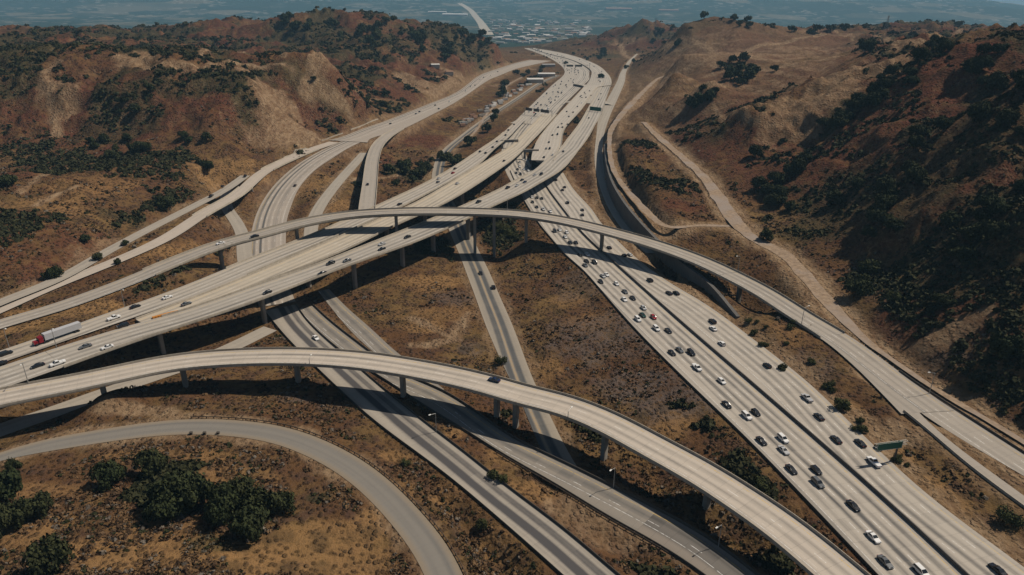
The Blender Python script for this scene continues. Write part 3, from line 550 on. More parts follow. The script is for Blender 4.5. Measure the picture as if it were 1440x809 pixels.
# terrain mesh
nr = len(rows); idx = np.arange(nr*NC).reshape(nr, NC)
Fc = np.stack([idx[:-1,:-1].ravel(), idx[:-1,1:].ravel(), idx[1:,1:].ravel(), idx[1:,:-1].ravel()], 1)
tm = npmesh('terrain', np.stack([GX.ravel(), GY.ravel(), Z.ravel()], 1), Fc, smooth=True)
for k, nm in (('m1',('tan','gold','red')),('m2',('grey','green',None))):
    at = tm.color_attributes.new(k, 'FLOAT_COLOR', 'POINT'); c4 = np.ones((nr*NC, 4), dtype=np.float32)
    for q, s_ in enumerate(nm): c4[:,q] = mk[s_].ravel() if s_ else sstep(YY, 2000, 2800).ravel()
    at.data.foreach_set('color', c4.ravel())
def terrain_mat():
    m, t, b = newmat('dry_chaparral_earth'); g = N(t, 'ShaderNodeNewGeometry'); pos = g.outputs['Position']
    A1 = N(t, 'ShaderNodeAttribute', attribute_name='m1'); A2 = N(t, 'ShaderNodeAttribute', attribute_name='m2')
    s1 = N(t, 'ShaderNodeSeparateColor'); t.links.new(A1.outputs['Color'], s1.inputs[0]); s2 = N(t, 'ShaderNodeSeparateColor'); t.links.new(A2.outputs['Color'], s2.inputs[0])
    nf = noise(t, pos, 1.1, 8, 0.72); nm = noise(t, pos, 0.16, 7, 0.68); nb = noise(t, pos, 0.025, 5, 0.6); nx = noise(t, pos, 0.45, 6, 0.7)
    c = mixc(t, ramp(t, nb, 0.38, 0.62), (0.112,0.058,0.028), (0.160,0.098,0.041))
    c = mixc(t, M(t, 'MULTIPLY', ramp(t, nm, 0.44, 0.62), 0.8), c, (0.078,0.044,0.031))
    c = mixc(t, M(t, 'MULTIPLY', s1.outputs[2], ramp(t, nm, 0.25, 0.55)), c, (0.105,0.037,0.023))
    c = mixc(t, M(t, 'MULTIPLY', s1.outputs[1], ramp(t, nx, 0.30, 0.52)), c, (0.270,0.155,0.066))
    c = mixc(t, M(t, 'MULTIPLY', s2.outputs[0], ramp(t, nx, 0.35, 0.55)), c, (0.125,0.098,0.085))
    c = mixc(t, M(t, 'MULTIPLY', s2.outputs[1], ramp(t, nx, 0.30, 0.50)), c, (0.042,0.046,0.022))
    # scrub speckle
    vo = N(t, 'ShaderNodeTexVoronoi'); vo.inputs['Scale'].default_value = 0.55; vo.inputs['Randomness'].default_value = 1.0; t.links.new(pos, vo.inputs['Vector'])
    sp = M(t, 'MULTIPLY', M(t, 'SUBTRACT', 1.0, ramp(t, vo.outputs['Distance'], 0.25, 0.55)), ramp(t, nm, 0.40, 0.56))
    c = mixc(t, M(t, 'MULTIPLY', sp, M(t, 'SUBTRACT', 0.5, M(t, 'MULTIPLY', s1.outputs[0], 0.4))), c, (0.036,0.028,0.019))
    vo2 = N(t, 'ShaderNodeTexVoronoi'); vo2.inputs['Scale'].default_value = 0.12; t.links.new(pos, vo2.inputs['Vector'])
    sp2 = M(t, 'MULTIPLY', M(t, 'SUBTRACT', 1.0, ramp(t, vo2.outputs['Distance'], 0.25, 0.5)), ramp(t, nb, 0.42, 0.6))
    c = mixc(t, M(t, 'MULTIPLY', sp2, 0.5), c, (0.045,0.034,0.02))
    # bare earth: patches plus steep faces
    sn = N(t, 'ShaderNodeSeparateXYZ'); t.links.new(g.outputs['Normal'], sn.inputs[0])
    steep = M(t, 'MULTIPLY', M(t, 'SUBTRACT', 1.0, ramp(t, sn.outputs[2], 0.74, 0.86)), ramp(t, nx, 0.45, 0.65))
    mp = N(t, 'ShaderNodeMapping'); mp.inputs['Scale'].default_value = (1.0,0.25,0.35); t.links.new(pos, mp.inputs[0]); st = noise(t, mp.outputs[0], 0.35, 6, 0.7)
    tan = mixc(t, ramp(t, st, 0.35, 0.65), (0.17,0.105,0.06), (0.31,0.215,0.13))
    tf = M(t, 'MAXIMUM', M(t, 'MULTIPLY', s1.outputs[0], ramp(t, nx, 0.22, 0.5)), M(t, 'MULTIPLY', steep, 0.45))
    c = mixc(t, tf, c, tan)
    c = mixc(t, M(t, 'MULTIPLY', ramp(t, nf, 0.55, 0.75), 0.35), c, (0.24,0.15,0.08))
    c = mixc(t, M(t, 'MULTIPLY', M(t, 'SUBTRACT', 1.0, ramp(t, nf, 0.28, 0.45)), 0.55), c, (0.035,0.025,0.018))
    # far town plain: dark trees, pale roofs and streets
    v3 = N(t, 'ShaderNodeTexVoronoi'); v3.inputs['Scale'].default_value = 0.02; t.links.new(pos, v3.inputs['Vector']); v4 = N(t, 'ShaderNodeTexVoronoi'); v4.inputs['Scale'].default_value = 0.0028; t.links.new(pos, v4.inputs['Vector'])
    sc_ = N(t, 'ShaderNodeSeparateColor'); t.links.new(v3.outputs['Color'], sc_.inputs[0]); sd_ = N(t, 'ShaderNodeSeparateColor'); t.links.new(v4.outputs['Color'], sd_.inputs[0])
    pc = mixc(t, M(t, 'MULTIPLY', M(t, 'GREATER_THAN', sc_.outputs[0], 0.86), ramp(t, sd_.outputs[1], 0.2, 0.7)), (0.024,0.042,0.030), (0.20,0.19,0.17))
    pc = mixc(t, M(t, 'MULTIPLY', ramp(t, sd_.outputs[0], 0.75, 0.95), 0.5), pc, (0.22,0.18,0.13))
    c = mixc(t, s2.outputs[2], c, pc)
    t.links.new(c, b.inputs['Base Color']); b.inputs['Roughness'].default_value = 1.0; b.inputs['Specular IOR Level'].default_value = 0.05
    bh = M(t, 'ADD', M(t, 'MULTIPLY', nf, 0.6), M(t, 'MULTIPLY', nm, 2.0)); bh = M(t, 'ADD', bh, M(t, 'MULTIPLY', sp, 0.9))
    bp = N(t, 'ShaderNodeBump'); bp.inputs['Strength'].default_value = 0.9; bp.inputs['Distance'].default_value = 1.0; t.links.new(bh, bp.inputs['Height']); t.links.new(bp.outputs[0], b.inputs['Normal'])
    return m
terr = link('terrain', tm, terrain_mat()); tag(terr, kind='structure')

# ------------------------------------------------------------------ ribbons
def ribbon(rd, name, mat, parent=None, lift=0.0, cols=2, ins=0.0):
    st = rd.st; n_ = len(st); fr = np.linspace(-1, 1, cols+1); V = []; UV = []
    for f in fr:
        off = f*(st[:,3]-ins); V.append(np.c_[st[:,0]+rd.n[:,0]*off, st[:,1]+rd.n[:,1]*off, st[:,2]+lift]); UV.append(np.c_[st[:,3]-ins+(-off), rd.d])
    V = np.stack(V, 1).reshape(-1, 3); UV = np.stack(UV, 1).reshape(-1, 2); k = cols+1; idx = np.arange(n_*k).reshape(n_, k)
    Fq = np.stack([idx[:-1,:-1].ravel(), idx[1:,:-1].ravel(), idx[1:,1:].ravel(), idx[:-1,1:].ravel()], 1)
    if True:
        p0, p1, p2 = V[Fq[0,0]], V[Fq[0,1]], V[Fq[0,2]]
        if np.cross(p1-p0, p2-p0)[2] < 0: Fq = Fq[:, ::-1]
    me = npmesh(name, V, Fq, smooth=False, uv=UV); return link(name, me, mat, parent)
def sweep(rd, prof, name, mat, parent=None, off=None):
    """profile (lateral, vertical) swept; off(i) adds lateral offset"""
    mb = MB(); rings = []
    for i in range(len(rd.st)):
        x, y, z, h_ = rd.st[i, :4]; nx_, ny_ = rd.n[i]; o_ = off(i) if off else 0
        pr_ = prof(h_) if callable(prof) else prof
        rings.append([(x+nx_*(l+o_), y+ny_*(l+o_), z+v_) for l, v_ in pr_])
    mb.quadloop(rings); return mb.build(name, mat, parent)
def mk_road(key, name, mat, parent=None, lift=0.0, **kw):
    o = ribbon(RD[key] if isinstance(key, str) else key, name, mat, parent, lift, **kw)
    if parent is None: tag(o, kind='structure')
    return o
def hm(k): return float(np.median(RD[k].st[:,3]))
def RM(k, nm, base=CONC, **kw): return road_mat(nm, base, tuple(x*0.88 for x in base), hm(k), **kw)
asph = (0.17,0.16,0.15)
mA = RM('A_left', 'freeway_concrete', track=0.75, u0=2.4, patch=0.16); mAr = RM('A_right', 'freeway_concrete_right', track=0.55, u0=2.4, patch=0.16)
mk_road('A_left', 'freeway_carriageway', mA); mk_road('A_right', 'freeway_carriageway', mAr)
mk_road('A_under', 'freeway_carriageway', mA, lift=-0.02); mk_road('S1', 'freeway_carriageway', mA, lift=0.03); mk_road('S2', 'freeway_carriageway', mAr, lift=0.02)
mk_road('C_lower', 'frontage_road', RM('C_lower', 'ramp_lane_concrete', (0.34,0.30,0.255), lines=False)); mk_road('C_upper', 'frontage_road', RM('C_upper', 'ramp_wide_concrete', (0.34,0.30,0.255)), lift=-0.03)
mk_road('E', 'access_road', road_mat('access_asphalt', (0.20,0.182,0.158), (0.25,0.19,0.125), 4.8, track=0.45, dark=(0.11,0.105,0.10), lines=False, patch=0.02))
def SX(f): return f if F1LEFT else 1-f
F1LEFT = RD['F1'].n[3][0] < 0     # is u = 0 at the left edge in the picture
mF = RM('F1', 'truck_route_concrete', (0.34,0.30,0.25), track=0.35, u0=3.2, lane=4.2, lines=False, dark=(0.075,0.07,0.07), stripes=((SX(0.45),0.15,1.2),(SX(0.76),0.12,0.8))); mF2 = RM('F2', 'lower_road_concrete', (0.25,0.22,0.185), track=0.45, lane=4.2, u0=1.6, patch=0.22, stripes=((0.5,0.16,0.4),))
mk_road('F1', 'lower_roadway', mF); mk_road('F2', 'lower_roadway', mF2, lift=0.01); f2 = RD['F2']; fi = f2.at_px(908); f2c = f2.cut(fi, len(f2.st)-1) if f2.st[-1,0] > f2.st[0,0] else f2.cut(0, fi); mk_road(f2c, 'lower_roadway', road_mat('patched_asphalt', (0.15,0.135,0.12), (0.26,0.22,0.18), hm('F2'), track=0.5, lines=True, lane=4.2, u0=1.6, patch=0.3, dark=(0.05,0.048,0.046)), lift=0.03)
mk_road('F3', 'lower_slip_road', mF2, lift=-0.02)
mG = road_mat('valley_asphalt', (0.27,0.235,0.19), (0.33,0.28,0.22), hm('G'), track=0.15, center=True, u0=3.2, lines=False, dark=(0.085,0.085,0.085), stripes=((0.35,0.15,0.9),(0.65,0.15,0.9))); mk_road('G', 'valley_road', mG); mk_road('G_up', 'valley_road', mG, lift=0.004)
mH2 = RM('H2', 'curved_road_concrete', (0.36,0.31,0.26), track=0.35, u0=1.0, stripes=((0.12,0.08,0.5),(0.32,0.05,0.9),(0.72,0.06,0.3))); mk_road('H2', 'curved_roadway', mH2, lift=-0.02); mk_road('H12', 'curved_roadway', mH2, lift=0.01)
for k, nm in (('H4','slip_road'),('H5','slip_road'),('H0','frontage_road'),('U','service_road'),('K','frontage_road')): mk_road(k, nm, RM(k, nm+'_surface_'+k.lower(), (0.34,0.30,0.25), lines=False, track=0.25))
def dirtmat():
    m, t, b = newmat('packed_dirt'); g = N(t, 'ShaderNodeNewGeometry'); a_ = noise(t, g.outputs['Position'], 0.5, 6, 0.65); bb = noise(t, g.outputs['Position'], 0.06, 4)
    c = mixc(t, ramp(t, a_, 0.3, 0.7), (0.19,0.135,0.09), (0.33,0.24,0.165)); c = mixc(t, ramp(t, bb, 0.4, 0.7), c, (0.27,0.22,0.185))
    t.links.new(c, b.inputs['Base Color']); b.inputs['Roughness'].default_value = 1; return m
MAT['dirt'] = dirtmat()
for k in ('J1','J2','J4'):
    q = RD[k]; q.st[:,3] *= (0.55+0.60*fbm(q.st[:,0]/11, q.st[:,1]/11, 4, 4)); o = mk_road(k, 'dirt_road', MAT['dirt'])
# median barrier and edge barriers of the freeway
def barrier(rd, side, name, label, mat, h=0.85, th=0.35, z0=0.0, cat='barrier', inset=0.3, group=None, lift=0.0):
    o = sweep(rd, [(-th/2, z0), (th/2, z0), (th*0.22, h), (-th*0.22, h)], name, mat, None, off=lambda i: side*(rd.st[i,3]-inset)); tag(o, label, cat, group); return o
def sgn(rd, toward):   # which side of the path has larger x
    i = len(rd.st)//2; return 1 if rd.n[i][0]*toward > 0 else -1
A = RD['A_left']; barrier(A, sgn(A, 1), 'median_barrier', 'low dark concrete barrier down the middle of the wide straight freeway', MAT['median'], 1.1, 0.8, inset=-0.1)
barrier(A, sgn(A, -1), 'edge_barrier', 'thin dark rail along the left edge of the wide straight freeway', MAT['darksteel'], 0.8, 0.4, inset=-0.2)
F1 = RD['F1']; barrier(F1, sgn(F1, 1), 'edge_barrier', 'dark rail along the right edge of the two-lane roadway with black wheel tracks', MAT['darksteel'], 0.8, 0.4, inset=-0.3)
barrier(F1, sgn(F1, -1), 'edge_barrier', 'rail along the left edge of the roadway with black wheel tracks', MAT['darksteel'], 0.8, 0.3, inset=-0.3)
F2 = RD['F2']; barrier(F2, sgn(F2, 1), 'edge_barrier', 'dark rail on the right edge of the brown-grey lower roadway passing under the near flyover', MAT['darksteel'], 0.9, 0.5, inset=-0.3)
barrier(F2, sgn(F2, -1), 'edge_barrier', 'dark rail on the left edge of the brown-grey lower roadway under the near flyover', MAT['darksteel'], 0.8, 0.4, inset=-0.3)
barrier(RD['C_lower'], sgn(RD['C_lower'], -1), 'edge_barrier', 'pale low wall along the lower lane at the right frame edge', MAT['parapet'], 0.8, 0.5, inset=-0.3)
barrier(RD['C_upper'], sgn(RD['C_upper'], 1), 'edge_barrier', 'dark rail between the upper lanes and the tan verge at right', MAT['darksteel'], 0.8, 0.4, inset=-0.3)
barrier(RD['S1'], sgn(RD['S1'], 1), 'median_barrier', 'far median barrier curving with the jammed freeway', MAT['median'], 1.2, 0.8, inset=0.0)

# ------------------------------------------------------------------ bridges
def bridge(rd, key, name, label, surf, piers, cat='flyover', shoulder=0.45, depth=1.9, wide=1.0, skip=None):
    t = empty(name, tuple(rd.st[len(rd.st)//2, :3])); inv = Matrix.Translation(-t.location); tag(t, label, cat)
    def par(o): o.parent = t; o.matrix_parent_inverse = inv; return o
    par(ribbon(rd, 'roadway', surf, None, 0.0))
    def prof(h_): g_ = h_*0.52; return [(-h_,-0.02),(-h_,-0.35),(-g_-0.6,-0.55),(-g_,-depth),(g_,-depth),(g_+0.6,-0.55),(h_,-0.35),(h_,-0.02)]
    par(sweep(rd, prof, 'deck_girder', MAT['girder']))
    for s_ in (-1, 1):
        run = []; n_ = len(rd.st)
        for i in range(n_+1):
            sk = True
            if i < n_:
                p_ = rd.st[i, :3]+np.array([*(rd.n[i]*s_*rd.st[i,3]), 0]); inner = (s_*rd.n[i][0] < 0)      # the side away to the left
                sk = bool(skip and inner and skip(p_))
            if not sk: run.append(i)
            elif run:
                if len(run) > 2:
                    rr = rd.cut(run[0], run[-1]); par(sweep(rr, [(-0.22,-0.34),(0.22,-0.34),(0.22,0.15),(0.10,0.85),(-0.10,0.85),(-0.22,0.15)], 'parapet', MAT['parapet'], off=lambda i, s_=s_, rr=rr: s_*(rr.st[i,3]-0.02)))
                run = []
    for i, g in piers:
        if i < 0 or i >= len(rd.st): continue
        x, y, z, h_ = rd.st[i, :4]; gz = tz(x, y)-0.8
        if z-depth-gz < 1.5: continue
        ang = math.atan2(rd.t[i][1], rd.t[i][0]); mb = MB(); ww = min(2*h_*0.22, 2.9)*wide; dd = 1.9
        def ring(zz, a_, b_):
            out = []
            for q in range(12):
                th = 2*math.pi*q/12; X = a_*0.5*math.copysign(abs(math.cos(th))**0.55, math.cos(th)); Y = b_*0.5*math.copysign(abs(math.sin(th))**0.55, math.sin(th))
                out.append((x+X*math.cos(ang)-Y*math.sin(ang), y+X*math.sin(ang)+Y*math.cos(ang), zz))
            return out
        top = z-depth+0.05; fl = min(3.0, (top-gz)*0.3)
        mb.quadloop([ring(gz, dd, ww), ring(top-fl, dd, ww), ring(top-fl*0.4, dd*1.05, ww*1.25), ring(top, dd*1.15, ww*1.9)])
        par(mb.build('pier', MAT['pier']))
    # abutments where the deck meets the ground
    for e in (0, len(rd.st)-1):
        x, y, z, h_ = rd.st[e, :4]; g_ = tz(x, y)
        if z-g_ < 3.5:
            mb = MB(); mb.box((x, y, z-1.9), (1.2, 2*h_-0.5, 3.0), math.atan2(rd.t[e][1], rd.t[e][0])); par(mb.build('abutment', MAT['girder']))
    return t
def sub(key, i0, i1):
    return RD[key].cut(i0, i1), [(i-i0, g) for i, g in pier_pts.get(key, []) if i0 < i < i1]
mC = RM('C', 'flyover_concrete', (0.34,0.30,0.255), track=0.5, u0=2.6); mD = RM('D', 'near_flyover_concrete', (0.46,0.40,0.335), track=0.55, u0=2.9)
mB1 = RM('B1a', 'connector_concrete', (0.39,0.345,0.29), track=0.5, u0=2.0); mB1b = RM('B1b', 'connector_right_concrete', (0.44,0.38,0.30), track=0.35, u0=2.0, yellow='left'); mB2 = RM('B2', 'connector_near_concrete', (0.38,0.34,0.29), track=0.5, u0=2.3)
nC = len(RD['C'].st)-1
mk_road(RD['C'].cut(0, iC0), 'ramp_road', mC); mk_road(RD['C'].cut(iC1, nC), 'ramp_road', mC, lift=0.03)
rd, pp = sub('C', iC0, iC1); bridge(rd, 'C', 'flyover_bridge', 'long curved flyover arching over all the other roads from left hillside to right verge', mC, pp)
rd, pp = sub('D', iD0, len(RD['D'].st)-1); bridge(rd, 'D', 'flyover_bridge', 'nearest pale flyover curving from lower left to the bottom right with one dark car', mD, pp)
nB = len(RD['B1a'].st)-1
mk_road(RD['B1a'].cut(0, iB1), 'connector_road', mB1)
rd, pp = sub('B1a', iB1, iB1u); bridge(rd, 'B1a', 'connector_bridge', 'left-hand connector viaduct rising to the upper right beside the green gully', mB1, pp)
mk_road(RD['B1a'].cut(iB1u, nB), 'connector_road', mB1, lift=0.06)
rd, pp = sub('B1b', 0, len(RD['B1b'].st)-1); bridge(rd, 'B1b', 'connector_bridge', 'middle connector viaduct with yellow lines between the other two long viaducts', mB1b, pp)
mk_road(RD['B2'].cut(0, iB2), 'connector_road', mB2)
rd, pp = sub('B2', iB2, len(RD['B2'].st)-1); bridge(rd, 'B2', 'connector_bridge', 'right-hand connector viaduct on tall piers crossing over the wide freeway', mB2, pp, skip=lambda p: (744 < pr(*p)[0] < 786 and pr(*p)[1] < 246 and pr(*p)[1] > 208 and p[0] < 1e9) or pr(*p)[0] < 215)
mcw = RM('cw2', 'merge_concrete', CONC, track=0.2); n2 = len(RD['cw2'].st)-1; RD['cw2'].st[:,2] += 0.05
bridge(RD['cw2'].cut(0, n2), 'cw2', 'approach_bridge', 'approach deck left of the brown median wedge feeding the right-hand viaduct', mcw, [(n2-8, 0)], skip=lambda p: pr(*p)[1] > 205)
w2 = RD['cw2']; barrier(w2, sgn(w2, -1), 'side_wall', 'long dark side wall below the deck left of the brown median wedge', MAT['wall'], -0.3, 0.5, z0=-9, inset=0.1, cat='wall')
i1, i2 = RD['H1'].at_px(282), RD['H1'].at_px(345); mH1 = RM('H1', 'left_ramp_concrete', (0.42,0.36,0.30), track=0.15, lines=False)
mk_road(RD['H1'].cut(0, i1), 'ramp_road', mH1); rd, pp = sub('H1', i1, i2); bridge(rd, 'H1', 'ramp_bridge', 'short ramp bridge over the small slip road at the foot of the left hills', mH1, [])
i3, i4 = RD['H1'].at_px(375), RD['H1'].at_px(440); mk_road(RD['H1'].cut(i2, i3), 'ramp_road', mH1); rd, pp = sub('H1', i3, i4); bridge(rd, 'H1', 'ramp_bridge', 'slim ramp bridge beside the top of the curved roadway', mH1, [])
mk_road(RD['H1'].cut(i4, len(RD['H1'].st)-1), 'ramp_road', mH1, lift=0.02)
rd, pp = sub('H3', 0, len(RD['H3'].st)-1); bridge(rd, 'H3', 'ramp_bridge', 'single straight ramp viaduct dropping to the top of the long curved flyover', RM('H3', 'ramp_viaduct_concrete', CONC2, lines=False), pp)
# straddle frames over the sunk lanes
def straddle(name, p1, p2, zt, label, g0):
    a_ = un(*p1, zt); b_ = un(*p2, zt); t = empty(name, (0,0,0)); tag(t, label, 'portal frame')
    ang = math.atan2(b_[1]-a_[1], b_[0]-a_[0]); c_ = (a_+b_)/2; L = np.linalg.norm(b_-a_)
    mb = MB(); mb.box((c_[0], c_[1], zt-1.3), (L+2.4, 2.4, 2.6), ang); mb.build('crossbeam', MAT['pier'], t)
    for q in (a_, b_):
        mb = MB(); mb.box((q[0], q[1], (zt-2.61+g0)/2), (2.0, 2.0, zt-2.61-g0), ang); mb.build('column', MAT['pier'], t)
straddle('straddle_frame', (706,197), (727,196), 8.6, 'concrete portal frame over sunk lanes between the two left connector viaducts', -1)
straddle('straddle_frame', (738,210), (756,210), 9.5, 'concrete portal frame over packed lanes between middle and right viaducts', -1)
# retaining wall
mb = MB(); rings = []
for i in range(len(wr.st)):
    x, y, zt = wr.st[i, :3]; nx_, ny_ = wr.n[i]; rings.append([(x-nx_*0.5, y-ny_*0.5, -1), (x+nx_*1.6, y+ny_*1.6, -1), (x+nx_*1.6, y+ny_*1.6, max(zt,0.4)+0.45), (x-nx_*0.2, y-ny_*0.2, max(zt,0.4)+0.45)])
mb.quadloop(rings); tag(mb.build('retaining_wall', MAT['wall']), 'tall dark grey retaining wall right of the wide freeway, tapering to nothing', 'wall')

# ------------------------------------------------------------------ vehicles
def car_meshes(kind):
    """length along +Y (front), returns dict part->mesh list"""
    L, W_, Ht = {'sedan':(4.8,1.85,1.42),'suv':(4.9,1.95,1.75),'hatchback':(4.3,1.8,1.5),'pickup':(5.7,2.0,1.85),'van':(5.6,2.05,2.3)}[kind]
    P_ = {'sedan':[(-.5,.30,.62),(-.47,.24,.95),(-.30,.22,1.0),(.17,.22,.98),(.46,.24,.78),(.5,.3,.55)],
          'suv':[(-.5,.35,.7),(-.49,.3,1.12),(-.30,.3,1.15),(.2,.3,1.12),(.46,.3,.95),(.5,.35,.65)],
          'hatchback':[(-.5,.3,.65),(-.49,.25,1.0),(-.30,.25,1.02),(.2,.24,.98),(.46,.25,.8),(.5,.3,.55)],
          'pickup':[(-.5,.45,.7),(-.49,.4,1.15),(-.30,.4,1.16),(.2,.4,1.15),(.46,.4,1.05),(.5,.45,.7)],
          'van':[(-.5,.35,.8),(-.49,.3,1.2),(-.3,.3,1.25),(.3,.3,1.25),(.47,.3,1.0),(.5,.35,.65)]}[kind]
    body = MB(); rings = []
    for t_, zb, zt in P_:
        y = t_*L; k = 0.86 if abs(t_) > .485 else (0.97 if abs(t_) > .4 else 1.0); w2 = W_/2*k
        rings.append([(-w2*.94,y,zb),(w2*.94,y,zb),(w2,y,zb+(zt-zb)*.45),(w2*.93,y,zt*.97),(w2*.6,y,zt),(-w2*.6,y,zt),(-w2*.93,y,zt*.97),(-w2,y,zb+(zt-zb)*.45)])
    body.quadloop(rings)
    cab = {'sedan':(-.33,-.17,.05,.21),'suv':(-.48,-.42,.08,.24),'hatchback':(-.48,-.36,.06,.23),'pickup':(-.10,-.06,.14,.27),'van':(-.49,-.47,.26,.41)}[kind]
    zb = P_[2][2]-.03; rw = W_/2*.74; bw = W_/2*.9
    y0, y1, y2, y3 = [c*L for c in cab]
    # roof panel and pillars belong to the body
    body.quadloop([[(-rw,y1,Ht-.06),(rw,y1,Ht-.06),(rw*.9,y1+.04,Ht),(-rw*.9,y1+.04,Ht)],[(-rw,y2,Ht-.06),(rw,y2,Ht-.06),(rw*.9,y2-.04,Ht),(-rw*.9,y2-.04,Ht)]])
    for s_ in (-1,1):
        for yb, yt in ((y0,y1),(y3,y2)):
            body.tube((s_*bw,yb,zb),(s_*rw,yt,Ht-.05),.05,n=4)
    if kind == 'pickup':
        body.box((0,-.30*L,1.19),(W_*.94,.06,.1)); 
    def quadp(p): m_ = MB(); m_.v = p+[tuple(Vector(q)*0.985+Vector((0,0,-.02))) for q in p]; m_.f = [(0,1,2,3),(7,6,5,4),(0,4,5,1),(1,5,6,2),(2,6,7,3),(3,7,4,0)]; return m_
    parts = {}
    parts['windscreen'] = [quadp([(-bw*.98,y3,zb),(bw*.98,y3,zb),(rw*.95,y2,Ht-.05),(-rw*.95,y2,Ht-.05)])]
    parts['rear_window'] = [quadp([(bw*.98,y0,zb),(-bw*.98,y0,zb),(-rw*.95,y1,Ht-.05),(rw*.95,y1,Ht-.05)])]
    parts['side_window'] = [quadp([(s_*bw*.99,y0,zb),(s_*bw*.99,y3,zb),(s_*rw*.99,y2,Ht-.05),(s_*rw*.99,y1,Ht-.05)]) for s_ in (-1,1)]
    def wheel(x, y):
        m_ = MB(); m_.tube((x-.11,y,.34),(x+.11,y,.34),.34,n=12); return m_
    parts['wheel'] = [wheel(s_*(W_/2-.1), q*L) for s_ in (-1,1) for q in (-.30,.31)]
    def lampm(s_, y, z): m_ = MB(); m_.box((s_*W_*.33,y,z),(.34,.10,.14)); return m_
    parts['headlight'] = [lampm(s_, .484*L, P_[4][2]-.1) for s_ in (-1,1)]; parts['taillight'] = [lampm(s_, -.492*L, P_[1][2]-.14) for s_ in (-1,1)]
    return {'body': body.mesh(kind+'_body')}, {k: [q.mesh(k) for q in v] for k, v in parts.items()}
PCOL = {'white':(0.72,0.71,0.69),'black':(0.012,0.012,0.014),'silver':(0.42,0.42,0.42),'grey':(0.11,0.115,0.12),'red':(0.28,0.012,0.015),'dark green':(0.012,0.05,0.035),'dark blue':(0.012,0.022,0.06)}
PM = {k: simple('car_paint_'+k.replace(' ','_'), v, 0.22, 0.04, 1.0, 0.0, 0.6) for k, v in PCOL.items()}
CM = {}; 
for kd in ('sedan','suv','hatchback','pickup','van'):
    b_, p_ = car_meshes(kd); CM[kd] = (b_['body'], p_)
    for k, ms in p_.items():
        mt_ = {'windscreen':MAT['glass'],'rear_window':MAT['glass'],'side_window':MAT['glass'],'wheel':MAT['tyre'],'headlight':MAT['lamp'],'taillight':MAT['red']}[k]
        for q in ms: q.materials.append(mt_)
BODY = {}
def body_mesh(kd, c):
    if (kd, c) not in BODY:
        m_ = CM[kd][0].copy(); m_.materials.clear(); m_.materials.append(PM[c]); BODY[(kd, c)] = m_
    return BODY[(kd, c)]
# far cars: one joined mesh
FARM = {}
def far_mesh(kd, c):
    if (kd, c) in FARM: return FARM[(kd, c)]
    m_ = bmesh.new(); base = body_mesh(kd, c); m_.from_mesh(base); nb_ = len(m_.faces)
    for k in ('windscreen','rear_window','side_window'):
        for q in CM[kd][1][k]: m_.from_mesh(q)
    m_.faces.ensure_lookup_table()
    for f_ in m_.faces[nb_:]: f_.material_index = 1
    me = bpy.data.meshes.new('far_'+kd); m_.to_mesh(me); m_.free(); me.materials.append(PM[c]); me.materials.append(MAT['glass']); FARM[(kd, c)] = me; return me
CARS = []   # (x,y,z,ang,color,kind,roadkey,near,py)
def car_at(px, py, col, kd, key, flip=0):
    rd = RD[key]; z = 0
    for _ in range(6): 
        q = un(px, py, z+0.6); i, dd = rd.near(q[0], q[1]); z = rd.st[i,2]
    tx, ty = rd.t[i]; toward = -1 if ty > 0 else 1     # toward=1: path heads to camera
    d = (tx, ty) if not flip else (-tx, -ty)
    CARS.append([q[0], q[1], z+0.01, math.atan2(-d[0], d[1]), col, kd, key, py > 232, py, px])
def heads(key, away):
    rd = RD[key]; return (rd.st[-1,1] > rd.st[0,1]) != away       # flip if needed so the car goes away / toward
def put(L, key, away):
    f_ = heads(key, away)
    for px, py, c, kd in L: car_at(px, py, c, kd, key, f_)
k_, w_, s__, g_ = 'black','white','silver','grey'; se, su, ha, pk, va = 'sedan','suv','hatchback','pickup','van'
put([(1071,620,k_,se),(1101,617,w_,su),(1102,633,s__,se),(1113,660,k_,se),(1148,661,k_,ha),(1150,679,g_,su),(1200,711,k_,se),(1228,755,w_,se),(1245,790,g_,se),(1296,804,w_,su),(1022,569,k_,se),(1050,585,w_,su),(1063,580,k_,ha),(980,517,w_,pk),(1015,536,w_,ha),
 (945,496,k_,se),(956,492,g_,se),(972,496,k_,su),(923,462,w_,su),(940,465,k_,se),(905,433,s__,ha),(904,443,'dark green',se),(919,446,'red',ha),(897,449,w_,su),(878,421,w_,se),(879,410,g_,se),(890,419,k_,se),(867,399,w_,ha),(853,386,w_,se),(848,388,s__,se),(845,396,k_,ha),
 (823,373,g_,se),(825,367,k_,se),(836,369,k_,su),(826,358,w_,se),(816,358,k_,se),(802,341,k_,se),(810,341,k_,se),(795,333,w_,se),(797,327,w_,ha),(787,323,w_,se),(780,325,k_,su),(764,294,w_,pk),(774,297,w_,se),(755,291,k_,se),(749,284,k_,se),(748,277,w_,se),(755,278,k_,se),(762,279,k_,se),
 (741,233,k_,se),(745,236,k_,se),(743,240,w_,se),(728,238,k_,se),(731,234,w_,se),(726,243,k_,se),(732,245,k_,su),(737,238,w_,se),(742,247,k_,se)], 'A_left', False)
put([(1135,560,s__,pk),(1152,586,k_,se),(1176,618,k_,se),(1210,623,k_,se),(1229,650,w_,pk),(1403,801,k_,se),(1079,514,k_,ha),(1003,462,w_,se),(1002,452,k_,su),(1015,483,w_,ha),(941,412,k_,se),(951,412,k_,se),(914,394,k_,su),(878,359,k_,ha),(886,358,w_,se),(857,348,k_,se),(819,295,k_,se),(819,302,k_,se),(798,285,k_,su),(794,263,k_,se),(791,267,k_,se),(782,253,k_,se)], 'A_right', True)
put([(736,224,w_,se),(741,226,w_,se),(745,225,k_,se),(731,228,s__,se)], 'A_under', False)
